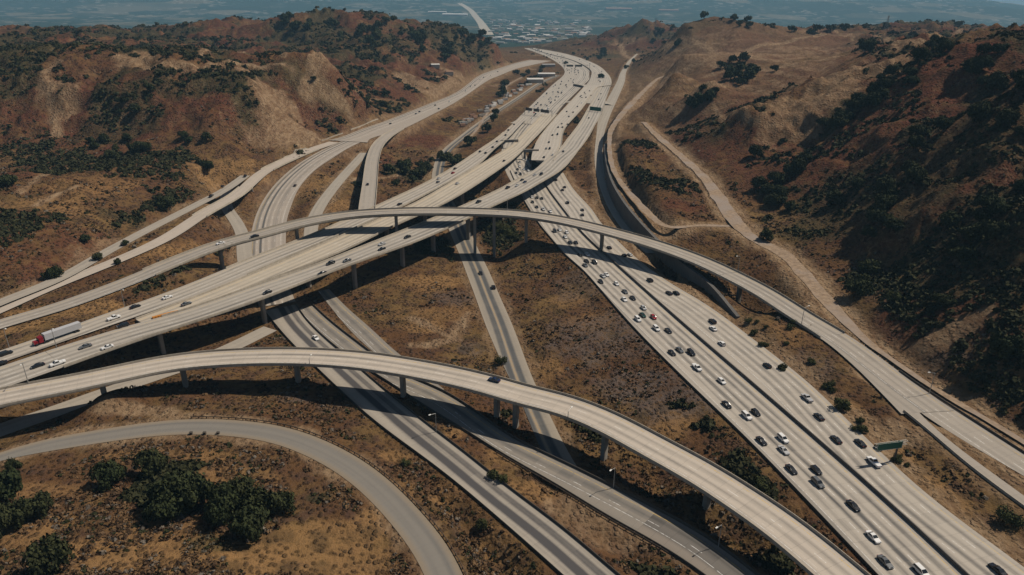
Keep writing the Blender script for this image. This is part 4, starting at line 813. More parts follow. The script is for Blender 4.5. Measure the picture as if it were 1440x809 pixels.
put([(727,261,s__,se),(714,264,k_,pk),(734,253,k_,se),(738,256,'dark blue',se),(761,245,k_,su),(752,246,s__,se),(673,284,k_,pk),(573,333,k_,se),(537,343,s__,se),(537,350,k_,se),(488,366,g_,se),(465,370,k_,su),(453,384,k_,se),(376,411,k_,ha),(173,458,k_,su),(151,488,w_,se),(120,487,g_,se),(81,511,w_,pk),(53,514,k_,se),(1,511,k_,se)], 'B2', False)
put([(8,497,k_,su),(160,447,w_,pk),(190,431,k_,se),(235,418,w_,se),(617,251,s__,se),(616,256,g_,ha),(640,237,k_,se),(637,243,'red',se),(675,213,k_,se),(683,215,k_,se),(693,207,k_,se),(699,199,k_,se),(711,190,k_,se),(715,183,k_,se),(723,175,k_,se),(562,287,k_,se)], 'B1a', True)
put([(262,427,g_,se),(709,226,k_,se),(643,258,s__,se)], 'B1b', True)
put([(310,342,w_,se),(443-85,332,k_,se)], 'C', True); put([(695,534,'dark blue',se)], 'D', True)
put([(444,475,w_,se)], 'F1', False); put([(676,384,k_,se)], 'G', False); put([(694,404,k_,su)], 'G', True)
put([(415,260,k_,se)], 'H2', True); put([(517,259,k_,se)], 'H3', True); put([(324,295,k_,su)], 'H5', True)
put([(549,174,k_,se),(585,160,g_,se),(590,157,k_,se),(612,148,k_,se),(617,153,k_,se),(632,143,w_,se),(655,128,w_,pk),(662,122,w_,va),(668,120,g_,se),(675,112,w_,se),(680,109,k_,se),(700,101,k_,se),(690,106,w_,se)], 'H12', True)
put([(297,275,k_,se),(313,262,k_,se),(345,247,k_,se)], 'H1', True)
put([(777,190,k_,se),(784,189,k_,su),(772,200,k_,se),(773,209,k_,su),(768,209,g_,se),(765,221,k_,se),(777,218,s__,se),(785,179,k_,se),(791,179,k_,se),(790,174,g_,se),(798,175,k_,se),(806,158,k_,se),(800,164,k_,se),(812,150,k_,se),(818,145,w_,se),(824,137,k_,se),(797,157,k_,se),(829,128,k_,se),(822,130,g_,se),(816,136,k_,se)], 'cw2', False)
put([(792,213,k_,se),(828,166,k_,se),(842,140,k_,se),(845,132,g_,se),(848,122,k_,se)], 'B2', False)
# dense far traffic, lane by lane
def fill(key, nlan, w0, density, i0, i1, away, cnt):
    rd = RD[key]; made = 0; got = []
    tries = 0
    while made < cnt and tries < 20000:
        tries += 1; s_ = random.uniform(rd.d[i0], rd.d[i1]); i = int(np.searchsorted(rd.d, s_)); i = min(max(i, 1), len(rd.st)-1)
        ln = random.choice(nlan); off = (ln+0.5)*3.7-rd.st[i,3]+w0
        x = rd.st[i,0]+rd.n[i][0]*off; y = rd.st[i,1]+rd.n[i][1]*off
        if any((x-a_)**2+(y-b_)**2 < 49 for a_, b_ in got): continue
        px, py = pr(x, y, rd.st[i,2]); 
        got.append((x, y)); d = rd.t[i] if (rd.t[i][1] > 0) == away else -rd.t[i]
        CARS.append([x, y, rd.st[i,2]+0.08, math.atan2(-d[0], d[1]), random.choices([k_,w_,s__,g_,'red','dark blue'],[5,4,2,3,.4,.6])[0], random.choices([se,su,ha,pk,va],[5,3,2,1,.7])[0], key+('_a' if away else '_t'), False, py, px]); made += 1
n1 = len(RD['S1'].st)-1; rev = RD['S1'].st[0,1] > RD['S1'].st[-1,1]
LN = int(RD['S1'].st[n1//2,3]*2/3.7)
fill('S1', list(range(1, max(3, int(LN*0.60)))), 1.0, 1, 0, n1, False, 105)
fill('A_under', [1,2,3], 2.0, 1, 0, len(RD['A_under'].st)//2, False, 12)
fill('S2', [1,2,3,4,5], 1.0, 1, 0, len(RD['S2'].st)-1, True, 22)

def ordn(i):
    base = ['first','second','third','fourth','fifth','sixth','seventh','eighth','ninth','tenth','eleventh','twelfth','thirteenth','fourteenth','fifteenth','sixteenth','seventeenth','eighteenth','nineteenth','twentieth']
    return base[i] if i < 20 else '%dth' % (i+1)
RN = {'A_left':('the busy freeway half','cars on the busy half of the wide freeway'),'A_right':('the quiet freeway half','cars on the quiet half of the wide freeway'),'A_under':('the sunk lanes','cars in the sunk lanes'),
 'B2':('the right-hand viaduct','cars on the right-hand connector'),'B1a':('the left-hand viaduct','cars on the left-hand connector'),'B1b':('the middle viaduct','cars on the middle connector'),'C':('the long arching flyover','cars on the arching flyover'),
 'D':('the nearest pale flyover',None),'F1':('the black-tracked lower roadway',None),'G':('the valley road with the yellow centre line','cars on the valley road'),'H2':('the curved roadway at left',None),'H3':('the straight ramp viaduct at left',None),'H5':('the little slip road at left',None),
 'H12':('the roadway below the far left hills','cars on the far left roadway'),'H1':('the slim left ramp','cars on the slim left ramp'),'cw2':('the deck left of the median wedge','cars left of the median wedge'),}
from collections import defaultdict
grp = defaultdict(list)
for c in CARS: grp[(c[6], c[4], c[5])].append(c)
for (rk, col, kd), L in grp.items():
    L.sort(key=lambda c: -c[8])
    for i, c in enumerate(L):
        if rk in RN:
            c.append(('%s %s on %s' % (col, kd, RN[rk][0])) if len(L) == 1 else ('%s %s %s from the near end of %s' % (ordn(i), col, kd, RN[rk][0]))); c.append(RN[rk][1])
        else:
            side = 'coming towards the camera in the far traffic jam' if rk.endswith('_t') else 'heading away on the far freeway bend'
            c.append('tiny %s %s %s' % (col, kd, side)); c.append('cars in the far traffic')
for x, y, z, ang, col, kd, rk, nearf, py, px, lab, gp in CARS:
    t = empty('car', (x, y, z), ang) if nearf else None
    if nearf:
        bo = link('body', body_mesh(kd, col), None, t)
        for k, ms in CM[kd][1].items():
            for q in ms: link(k, q, None, t)
    else:
        t = link('car', far_mesh(kd, col)); t.location = (x, y, z); t.rotation_euler = (0,0,ang)
    if kd == 'pickup': t.name = 'pickup_truck'
    if kd == 'van': t.name = 'van'
    tag(t, lab, {'pickup':'pickup','van':'van','suv':'car','sedan':'car','hatchback':'car'}[kd], gp)
# red lorry with white trailer
def lorry():
    rd = RD['B1a']; q = un(82, 475, 5); i, _ = rd.near(q[0], q[1]); d = rd.t[i] if rd.t[i][1] < 0 else -rd.t[i]
    t = empty('articulated_lorry', (q[0], q[1], rd.st[i,2]+0.01), math.atan2(-d[0], d[1])); tag(t, 'red lorry pulling a long pale grey trailer on the left-hand connector road', 'lorry')
    redp = simple('cab_red', (0.20,0.012,0.018), 0.3, 0.1); trl = simple('trailer_grey', (0.42,0.42,0.43), 0.5, 0.08)
    m_ = MB(); m_.quadloop([[(-1.2,5.9,.8),(1.2,5.9,.8),(1.2,5.9,3.3),(-1.2,5.9,3.3)],[(-1.25,7.6,.8),(1.25,7.6,.8),(1.2,7.5,3.0),(-1.2,7.5,3.0)]]); m_.box((0,8.5,1.35),(1.9,2.0,1.1),0,.9); m_.build('cab', redp, t)
    m_ = MB(); m_.quadloop([[(-1.1,7.62,1.95),(1.1,7.62,1.95),(1.05,7.54,2.8),(-1.05,7.54,2.8)],[(-1.1,7.68,1.95),(1.1,7.68,1.95),(1.05,7.58,2.8),(-1.05,7.58,2.8)]]); m_.build('windscreen', MAT['glass'], t)
    m_ = MB(); m_.box((0,-2.0,2.55),(2.55,14.6,2.7)); tr = m_.build('trailer', trl, t)
    m_ = MB(); m_.box((0,-2.0,1.0),(1.0,14.0,.3)); m_.box((0,6.3,.8),(1.0,4.0,.3)); m_.build('chassis', MAT['darksteel'], t)
    for y in (8.6,5.6,4.4,-6.6,-7.8):
        for s_ in (-1,1): m_ = MB(); m_.tube((s_*1.2-.2,y,.5),(s_*1.2+.2,y,.5),.5,n=12); m_.build('wheel', MAT['tyre'], t)
    for s_ in (-1,1): m_ = MB(); m_.box((s_*.8,9.52,1.2),(.3,.08,.25)); m_.build('headlight', MAT['lamp'], t)
lorry()

# ------------------------------------------------------------------ street furniture
def lamp(px, py, key, h_, side, label, z=None, arm=2.5):
    rd = RD[key]; q = un(px, py, z if z is not None else rd.st[len(rd.st)//2,2])
    for _ in range(4): i, _d = rd.near(q[0], q[1]); q = un(px, py, rd.st[i,2])
    x, y, z_ = rd.st[i, :3]; nx_, ny_ = rd.n[i]; o = side*(rd.st[i,3]-0.1); x += nx_*o; y += ny_*o
    t = empty('street_lamp', (x, y, z_)); tag(t, label, 'street lamp', 'street lamps of the interchange')
    m_ = MB(); m_.tube((0,0,-.3),(0,0,h_),.16,.10); m_.build('pole', MAT['steel'], t)
    ex, ey = -side*nx_*arm, -side*ny_*arm; m_ = MB(); m_.tube((0,0,h_-.1),(ex,ey,h_+.5),.09,.07,6); m_.build('arm', MAT['steel'], t)
    m_ = MB(); m_.box((ex,ey,h_+.42),(.9,.4,.2), math.atan2(ey,ex)); m_.build('lamp_head', MAT['white'], t)
for a_ in [(30,500,'B1a',9,1,'lamp post by the left frame edge on the left-hand connector'),(82,495,'B2',9,1,'lamp post on the verge between connectors near the white pickup'),(185,435,'B1a',9,1,'lamp post on the left-hand connector beyond the red lorry'),(40,555,'D',9,1,'lamp post at the left end of the nearest flyover'),
   (1020,388,'C',9,1,'lamp post on the arching flyover where it drops past the retaining wall'),(1130,460,'C',9,-1,'lamp post on the arching flyover above the dry verge at right'),(715,305,'C',8,1,'lamp post at the crown of the arching flyover'),
   (440,512,'D',3,-1,'short post on the near parapet of the nearest flyover, left of centre'),(808,588,'D',3,-1,'short post on the near parapet of the nearest flyover, right of centre'),(1255,558,'C',9,1,'lamp post where the arching flyover has come down to the ground'),(588,625,'F1',8,1,'lamp post beside the black-tracked roadway'),
   (1050,745,'F2',8,1,'lamp post in the shade right of the brown-grey lower roadway'),(875,680,'F2',8,1,'pale double lamp in the shadow below the nearest flyover')]: lamp(*a_)
def cant_sign(bp, L, h_, key, label, panels, z=0.0, toward=-1):
    q = un(*bp, z); rd = RD[key]; i, _ = rd.near(q[0], q[1]); n_ = rd.n[i]; c_ = rd.st[i, :2]-q[:2]; s_ = 1 if n_@c_ > 0 else -1; ang = math.atan2(n_[1]*s_, n_[0]*s_)
    t = empty('overhead_sign', tuple(q), ang); tag(t, label, 'road sign')
    m_ = MB(); m_.tube((0,0,-.3),(0,0,h_),.35,.3,10); m_.build('post', MAT['darksteel'], t)
    m_ = MB()
    for yy in (-.35,.35):
        for zz in (h_-1.5,h_-.3): m_.tube((-3 if len(panels) == 1 else 0,yy,zz),(L,yy,zz),.09,n=5)
    for k in range(int(L)): m_.tube((k,-.35,h_-1.5),(k+1,-.35,h_-.3),.05,n=4); m_.tube((k,.35,h_-1.5),(k+1,.35,h_-.3),.05,n=4)
    m_.build('truss', MAT['steel'], t)
    f = -1 if (rd.t[i]@np.array([math.sin(ang), -math.cos(ang)]))*1 else 1
    for x0, x1, z0, z1 in panels:
        m_ = MB(); m_.box(((x0+x1)/2,.62*SF,(z0+z1)/2),(x1-x0,.12,z1-z0)); pn = m_.build('sign_panel', MAT['green'], t)
        m_ = MB(); 
        for zz in (z0+.12,z1-.12): m_.box(((x0+x1)/2,.70*SF,zz),(x1-x0-.2,.04,.09))
        for xx in (x0+.12,x1-.12): m_.box((xx,.70*SF,(z0+z1)/2),(.09,.04,z1-z0-.4))
        m_.build('border', MAT['white'], pn)
    m_ = MB(); m_.box((L*.5,0,h_-1.62),(L*.9,.7,.06)); m_.build('catwalk', MAT['steel'], t)
SF = 1
cant_sign((1257,648), 9.0, 8.0, 'A_right', 'green overhead sign on a cantilever post at the right edge of the wide freeway', [(-1,8.6,5.4,8.2)])
def gantry(p1, p2, z, h_, label, panels, mat):
    a_ = un(*p1, z); b_ = un(*p2, z); ang = math.atan2(b_[1]-a_[1], b_[0]-a_[0]); L = float(np.linalg.norm(b_-a_)); t = empty('sign_gantry', tuple(a_), ang); tag(t, label, 'road sign')
    for xx in (0, L): m_ = MB(); m_.tube((xx,0,-.5),(xx,0,h_),.4,.35); m_.build('post', MAT['steel'], t)
    m_ = MB(); [m_.tube((0,yy,zz),(L,yy,zz),.14,n=5) for yy in (-.5,.5) for zz in (h_-1.6,h_-.2)]; m_.build('truss', MAT['steel'], t)
    for x0, x1, z0, z1 in panels: m_ = MB(); m_.box(((x0+x1)/2*L,-.75,(z0+z1)/2),((x1-x0)*L,.15,z1-z0)); m_.build('sign_panel', mat, t)
gantry((738,161), (776,166), 1, 9, 'dark sign gantry over the jammed lanes beyond the portal frame', [(.05,.28,5.5,9.2),(.34,.55,5.5,9.2),(.6,.9,5.5,9.2)], MAT['darksteel'])
gantry((793,98), (829,98), 1, 10, 'far dark sign gantry at the freeway bend', [(.1,.35,6,10),(.42,.7,6,10)], MAT['darksteel'])
gantry((829,160), (846,162), 1.5, 9, 'bright green sign gantry over the right-hand lanes before the bend', [(.05,.95,4.6,9.6)], MAT['green'])
# guard rail along the access road with posts
def guard(key, side, name, label, i0, i1, step=2.6, inset=-0.7, h_=0.75):
    rd = RD[key].cut(i0, i1); t = empty(name, tuple(rd.st[0, :3])); tag(t, label, 'guard rail'); inv = Matrix.Translation(-t.location)
    o = sweep(rd, [(-.05,h_-.35),(.05,h_-.35),(.05,h_),(-.05,h_)], 'rail', MAT['wood'], None, off=lambda i: side*(rd.st[i,3]-inset)); o.parent = t; o.matrix_parent_inverse = inv
    s_ = 0; cnt = 0
    while s_ < rd.d[-1] and cnt < 95:
        i = int(np.searchsorted(rd.d, s_)); i = min(i, len(rd.st)-1); f = side*(rd.st[i,3]-inset)
        x = np.interp(s_, rd.d, rd.st[:,0])+rd.n[i][0]*f; y = np.interp(s_, rd.d, rd.st[:,1])+rd.n[i][1]*f; m_ = MB(); m_.box((x+.0,y,rd.st[i,2]+.2),(.28,.28,1.3)); o = m_.build('post', MAT['wood'], t); o.matrix_parent_inverse = inv; s_ += step; cnt += 1
Er = RD['E']; guard('E', sgn(Er, 1), 'guard_rail', 'timber guard rail round the outside of the grey looping access road', Er.at_px(258), len(Er.st)-1)
guard('J1', sgn(RD['J1'], -1), 'guard_rail', 'dark guard rail beside the dirt road below the terraced slope', 2, RD['J1'].at_px(1020), 5, -0.3)
guard('F2', sgn(RD['F2'], -1), 'guard_rail', 'guard rail left of the brown-grey lower roadway, near the bare patch', RD['F2'].at_px(720), RD['F2'].at_px(960), 3, -1.2)
def lowwall(pts, label):
    q = hp(pts); rd_ = Road(smooth(resample(cr(np.array([[*p_, 0.2] for p_ in q]), 5), 5), it=3))
    for i in range(len(rd_.st)): rd_.st[i,2] = tz(rd_.st[i,0], rd_.st[i,1])
    tag(sweep(rd_, [(-.2,-.5),(.2,-.5),(.2,0.9),(-.2,0.9)], 'low_wall', MAT['parapet']), label, 'wall')
lowwall([(452,198),(470,192),(482,188)], 'short pale wall beside the far left roadway, left piece'); lowwall([(493,183),(510,177),(532,168)], 'pale wall beside the far left roadway, right piece'); lowwall([(372,238),(400,222),(430,209)], 'pale wall along the hill foot above the slim ramp')
# orange crash cushion at the gore
rd = RD['B2']; q = un(233, 444, 5.3); i, _ = rd.near(q[0], q[1]); t = empty('crash_cushion', tuple(q), math.atan2(rd.t[i][1], rd.t[i][0])); tag(t, 'long orange-brown crash cushion at the split of the left connectors', 'crash barrier')
m_ = MB(); [m_.box((x,0,.55),(1.15,1.5-.07*abs(x),.9)) for x in np.arange(-5,5.1,1.25)]; m_.build('cushion', MAT['orange'], t); m_ = MB(); m_.box((0,0,.12),(11.5,1.9,.2)); m_.build('base', MAT['girder'], t)
# loose bins by the access road
for n_, (px, py) in enumerate([(269,611),(288,611),(307,611)]):
    q = hit(px, py); m_ = MB(); m_.box((0,0,.45),(1.0,.8,.9),0,.85); m_.box((0,0,.95),(1.1,.9,.12)); o = m_.build('rubbish_bin', MAT['darksteel']); o.location = tuple(q); tag(o, '%s of three small dark boxes on the dusty inner edge of the access road' % ['leftmost','middle','rightmost'][n_], 'bin', 'dark boxes beside the access road')

# ------------------------------------------------------------------ trees and scrub
def leafmat(name, c1, c2):
    m, t, b = newmat(name); g = N(t, 'ShaderNodeNewGeometry'); a_ = noise(t, g.outputs['Position'], 0.7, 5, 0.75); oi = N(t, 'ShaderNodeObjectInfo')
    c = mixc(t, ramp(t, a_, 0.3, 0.7), c1, c2); c = mixc(t, M(t, 'MULTIPLY', oi.outputs['Random'], 0.35), c, (0.06,0.055,0.025))
    t.links.new(c, b.inputs['Base Color']); b.inputs['Specular IOR Level'].default_value = 0.08; return m
LM = [leafmat('oak_leaves', (0.012,0.019,0.009), (0.050,0.060,0.024)), leafmat('bush_leaves', (0.045,0.055,0.022), (0.085,0.088,0.034))]
BARK = simple('bark', (0.09,0.065,0.045), 0.95)
def crown_mesh(seed, nl, leaf, squash=0.75, lobes=9):
    r_ = np.random.default_rng(seed); cen = []
    for i in range(lobes):
        th = r_.uniform(0, 6.28); rr = r_.uniform(0.15, 0.62)*1.0; cen.append((rr*math.cos(th), rr*math.sin(th), r_.uniform(0.35, 0.95)*squash, r_.uniform(0.26, 0.46)))
    cen.append((0,0,0.75*squash,0.5)); cen = np.array(cen); k = r_.integers(0, len(cen), nl); d = r_.normal(size=(nl,3)); d /= np.linalg.norm(d, axis=1)[:,None]
    rad = cen[k,3]*(0.72+0.34*r_.random(nl))*(0.85+0.3*np.sin(d[:,0]*7+k)*np.cos(d[:,1]*6)); c = cen[k,:3]+d*rad[:,None]*np.array([1,1,.8]); c[:,2] = np.maximum(c[:,2], 0.06)
    nrm = d+r_.normal(size=(nl,3))*0.45; nrm /= np.linalg.norm(nrm, axis=1)[:,None]; up_ = r_.normal(size=(nl,3)); tu = np.cross(nrm, up_); tu /= np.linalg.norm(tu, axis=1)[:,None]; tv = np.cross(nrm, tu)
    s_ = leaf*(0.6+0.8*r_.random(nl))[:,None]; V = np.stack([c-tu*s_, c-tv*s_*.8, c+tu*s_, c+tv*s_*.8], 1).reshape(-1,3); Fq = np.arange(nl*4).reshape(-1,4)
    # inner mass so that the crown is not see-through everywhere
    return V, Fq
def make_crown(seed, nl, leaf, mat, **kw):
    V, Fq = crown_mesh(seed, nl, leaf, **kw); me = npmesh('crown', V, Fq); me.materials.append(mat); return me
def trunk_mesh(seed, h_=0.55, n_=4):
    r_ = random.Random(seed); m_ = MB(); m_.tube((0,0,-.15),(0,0,h_*.6),.055,.04,7)
    for k in range(n_): a_ = k*6.28/n_+r_.random(); m_.tube((0,0,h_*.5),(math.cos(a_)*.35,math.sin(a_)*.35,h_*1.05+.1*r_.random()),.03,.012,5)
    me = m_.mesh('trunk'); me.materials.append(BARK); return me
CRN = [make_crown(s_, 2600, 0.060, LM[0], lobes=11, squash=.8) for s_ in (1,2,3,4)]; CRF = [make_crown(s_, 420, 0.12, LM[0], squash=.85) for s_ in (5,6,7,8)]; CRB = [make_crown(s_, 1500, 0.065, LM[1], squash=.65) for s_ in (9,10,11)]
TRK = [trunk_mesh(s_) for s_ in (1,2,3)]
def tree(px, py, r_m, label, group=None, kind='near', name='tree', h=None, xy=None):
    q = hit(px, py) if xy is None else np.array([xy[0], xy[1], tz(*xy)])
    if q is None: return
    t = empty(name, (q[0], q[1], q[2]-0.1), random.uniform(0, 6.28)); sx = r_m; t.scale = (sx*random.uniform(.9,1.1), sx*random.uniform(.9,1.1), (r_m*h if h else sx*random.uniform(1.0,1.4))); tag(t, label, {'tree':'tree','oak_tree':'tree','bush':'bush'}.get(name,'tree'), group)
    link('crown', random.choice({'near':CRN,'far':CRF,'bush':CRB}[kind]), None, t); link('trunk', random.choice(TRK), None, t)
# the oaks in the lower left corner
for px, py, r_m, lab in [(215,668,5.6,'round green tree alone just below the access road'),(155,682,5.0,'mid green bush-like tree left of the round one, below the access road'),(250,712,7.5,'largest dark oak of the clump below the access road'),(232,728,5.2,'dark oak at the lower left of the oak clump'),(285,712,6.4,'dark oak joined to the right of the largest oak'),
  (318,722,6.0,'dark oak in the middle of the oak clump'),(342,705,4.8,'upper right oak of the oak clump'),(372,728,6.2,'rightmost oak of the clump'),(355,758,5.8,'lowest dark oak of the clump at its right end'),(310,740,4.6,'dark oak at the lower edge of the clump centre'),
  (5,716,7.5,'large dark oak at the left frame edge'),(28,737,5.0,'dark oak right beside the big one at the left frame edge'),(55,725,4.4,'smaller green tree right of the left edge oaks'),(2,750,5.5,'dark oak low at the left frame edge'),(22,664,3.0,'small dark bush by the left frame edge below the access road'),(72,806,6.2,'green tree cut by the bottom frame edge'),(400,720,4.2,'olive tree at the far right tip of the oak clump')]: tree(px, py, r_m*1.1, lab, 'oaks in the lower left corner', 'near', 'oak_tree', h=1.55)
for px, py, r_m, lab in [(704,512,3.2,'bright green round bush beside the valley road'),(570,655,2.2,'small bush left of the black-tracked roadway'),(693,672,2.8,'green bush right of the black-tracked roadway'),(708,678,2.4,'small green bush touching the one beside the roadway'),(678,742,3.0,'dark bush in the shade left of the black-tracked roadway'),(1185,576,4.0,'round dark bush beside the quiet half of the freeway'),(1418,735,4.2,'round dark bush in the lower right corner'),(1068,688,3.2,'green bush between the nearest flyover and the freeway'),(78,392,5.0,'round dark tree on the slim frontage road at left'),(66,392,3.6,'smaller dark tree left of the round one on the frontage road'),(139,366,3.6,'dark tree between the two slim left roads'),(235,292,8.0,'broad dark oak on the left hill foot above the ramp'),(291,240,7.5,'round dark tree at the hill foot behind the pale yard'),(190,215,8,'dark tree in the gully on the left hill, left one'),(158,225,8,'dark tree below the gully on the left hill'),(205,212,7,'dark tree in the gully on the left hill, right one'),(180,198,6,'upper dark tree of the left hill gully'),(12,262,8,'dark tree at the left frame edge on the hill'),(258,195,6,'slender dark tree on the red slope'),(1216,74,14,'lone dark round tree on the far crest at right'),(165,372,2.5,'small tree by the slim road'),(177,345,3,'bush between the slim left roads'),(1410,502,7.5,'dark round oak above the pale bank at right'),(1255,425,4,'green bush at the foot of the right hill'),(1222,382,7,'bright green tree low on the right hillside'),(1215,400,5,'green tree just under the brighter one on the right hillside'),(120,340,4,'bush on the slope of the left hill foot'),(1325,430,5,'dark tree on the red spur of the right hill'),(1078,338,6,'dark green tree on the bend of the dirt road'),(1090,290,8,'dark green tree low on the right hillside edge')]: tree(px, py, r_m, lab, None, 'bush' if ('green' in lab or 'bush' in lab) and py > 350 else 'near', 'bush' if 'bush' in lab else 'tree')
def scatter(n_, regs, r0, r1, label, group, kind='far'):
    for _ in range(n_):
        x0, y0, x1, y1, wd = random.choice(regs); t_ = random.random(); px = x0+(x1-x0)*t_+random.gauss(0, wd); py = y0+(y1-y0)*t_+random.gauss(0, wd*.7)
        q = hit(px, py)
        if q is None or q[1] > 2400: continue
        tree(px, py, random.uniform(r0, r1), label, group, kind)
scatter(80, [(1420,120,1300,330,16),(1330,60,1250,150,8),(1260,110,1180,180,9),(1200,140,1100,290,12),(1300,180,1180,300,16),(1440,230,1340,400,20),(1250,250,1200,400,14),(1060,220,1110,300,10),(1380,90,1420,200,14),(1290,200,1230,330,14)], 5.0, 8.5, 'dark chaparral tree packed in the ravines of the right hillside', 'ravine trees on the right hillside', 'near')
scatter(30, [(950,135,1010,130,6),(1010,120,1090,100,6),(1000,100,1060,95,8),(900,60,960,62,4),(975,150,1000,140,4)], 6, 11, 'dark tree in the thicket below the pale clearing at upper right', 'thicket by the upper right clearing')
scatter(50, [(420,30,560,60,14),(560,40,620,70,12),(620,80,660,90,6),(640,50,690,70,8),(450,40,540,50,10),(400,30,450,50,8)], 8, 14, 'dark tree on the shaded flank of the far left mountain', 'trees on the far left mountain')
scatter(22, [(120,210,200,215,10),(200,130,160,170,10),(300,190,250,215,8),(70,180,150,200,14),(430,110,500,115,8),(530,140,560,135,8),(490,170,560,150,8)], 3.5, 7, 'small dark tree dotted over the left hillside', 'trees on the left hillside')
scatter(26, [(560,235,600,255,7),(620,225,650,235,5),(570,250,610,235,8),(545,240,555,265,4)], 4.5, 7.5, 'dark tree in the green gully beside the left connector viaduct', 'trees in the gully')
scatter(30, [(780,85,850,110,6),(800,80,880,85,7),(850,70,840,85,6),(740,100,700,140,5),(720,150,660,200,5),(760,95,770,105,4)], 6, 10, 'dark tree beside the far freeway bend', 'trees by the far bend')
scatter(20, [(930,50,1000,25,8),(990,25,1080,35,6),(1090,45,1200,45,3),(1240,42,1420,35,3)], 9, 14, 'dark tree on the far ridge line at upper right', 'trees along the far ridge')
scatter(14, [(690,330,735,330,6),(700,320,720,345,6)], 2.5, 4.5, 'olive bush between the tall piers under the arching flyover', 'bushes under the arching flyover', 'bush')
scatter(20, [(1040,440,1180,560,14),(1200,600,1280,660,8),(1060,430,1130,470,10)], 1.2, 2.6, 'low olive bush on the verge between the freeway and the arching flyover', 'bushes on the right verge', 'bush')
# scrub: low ground cover nobody could count
def scrub():
    nS = 40000; V = []; base = []
    ic, _ = None, None
    r_ = rng; got = 0; px = r_.uniform(-60, 1500, nS*3); py = 809-(r_.random(nS*3)**0.8)*640
    # spread evenly on the ground, thinned by distance
    Yg = np.exp(r_.uniform(math.log(110), math.log(700), nS*3)); Xg = (r_.uniform(-0.95, 0.95, nS*3))*(Yg+20)
    v = np.log(Yg/Y0)/math.log(Y1/Y0)*(NR1-1); u = (Xg/(Yg+UC)+UM)/(2*UM)*(NC-1); i = v.astype(int); j = np.clip(u.astype(int), 0, NC-2)
    gd = GD[i, j]; z = Z[i, j]; dens = vnoise(Xg/22, Yg/22, 5)*.6+vnoise(Xg/6, Yg/6, 6)*.5; tanm = mk['tan'][i, j]; goldm = mk['gold'][i,j]; greenm = mk['green'][i, j]
    # keep clear of decks too
    ok = (gd > 2.2) & (dens+greenm*.3-goldm*.22 > 0.56+tanm*.9)
    idx_ = np.where(ok)[0][:nS]; Xg, Yg, z, gm, gv = Xg[idx_], Yg[idx_], z[idx_], greenm[idx_], dens[idx_]
    m_ = len(Xg); K = 9; rad = (0.28+0.75*r_.random(m_)**2.5)*(1+0.9*np.clip((Yg-200)/500, 0, 1))
    d = r_.normal(size=(m_,K,3)); d[:,:,2] = np.abs(d[:,:,2]); d /= np.linalg.norm(d, axis=2)[:,:,None]; c = d*rad[:,None,None]*np.array([1,1,.75])*(.5+.5*r_.random((m_,K,1)))
    c += np.stack([Xg, Yg, z], 1)[:,None,:]; nr_ = d+r_.normal(size=d.shape)*.5; nr_ /= np.linalg.norm(nr_, axis=2)[:,:,None]; tu = np.cross(nr_, r_.normal(size=d.shape)); tu /= np.linalg.norm(tu, axis=2)[:,:,None]; tv = np.cross(nr_, tu)
    s_ = (rad[:,None]*(.35+.35*r_.random((m_,K))))[:,:,None]; V = np.stack([c-tu*s_, c-tv*s_, c+tu*s_, c+tv*s_], 2).reshape(-1,3); Fq = np.arange(m_*K*4).reshape(-1,4)
    me = npmesh('scrub', V, Fq); at = me.color_attributes.new('tone', 'FLOAT_COLOR', 'POINT'); tn = r_.random(m_); c4 = np.ones((m_, K*4, 4), dtype=np.float32); c4[:,:,0] = tn[:,None]; c4[:,:,1] = gm[:,None]; at.data.foreach_set('color', c4.ravel())
    m2, t, b = newmat('scrub_leaves'); A1 = N(t, 'ShaderNodeAttribute', attribute_name='tone'); s1 = N(t, 'ShaderNodeSeparateColor'); t.links.new(A1.outputs['Color'], s1.inputs[0])
    c = mixc(t, ramp(t, s1.outputs[0], 0.2, 0.9), (0.060,0.038,0.024), (0.170,0.105,0.055)); c = mixc(t, M(t, 'GREATER_THAN', s1.outputs[0], 0.86), c, (0.15,0.125,0.10)); c = mixc(t, M(t, 'MAXIMUM', M(t, 'LESS_THAN', s1.outputs[0], 0.16), M(t, 'MULTIPLY', s1.outputs[1], 0.8)), c, (0.034,0.036,0.017))
    t.links.new(c, b.inputs['Base Color']); b.inputs['Specular IOR Level'].default_value = 0.05; me.materials.append(m2)
    o = link('scrub', me); tag(o, 'low dry brown and olive scrub covering the slopes between the roads', 'scrub', None, 'stuff')
scrub()
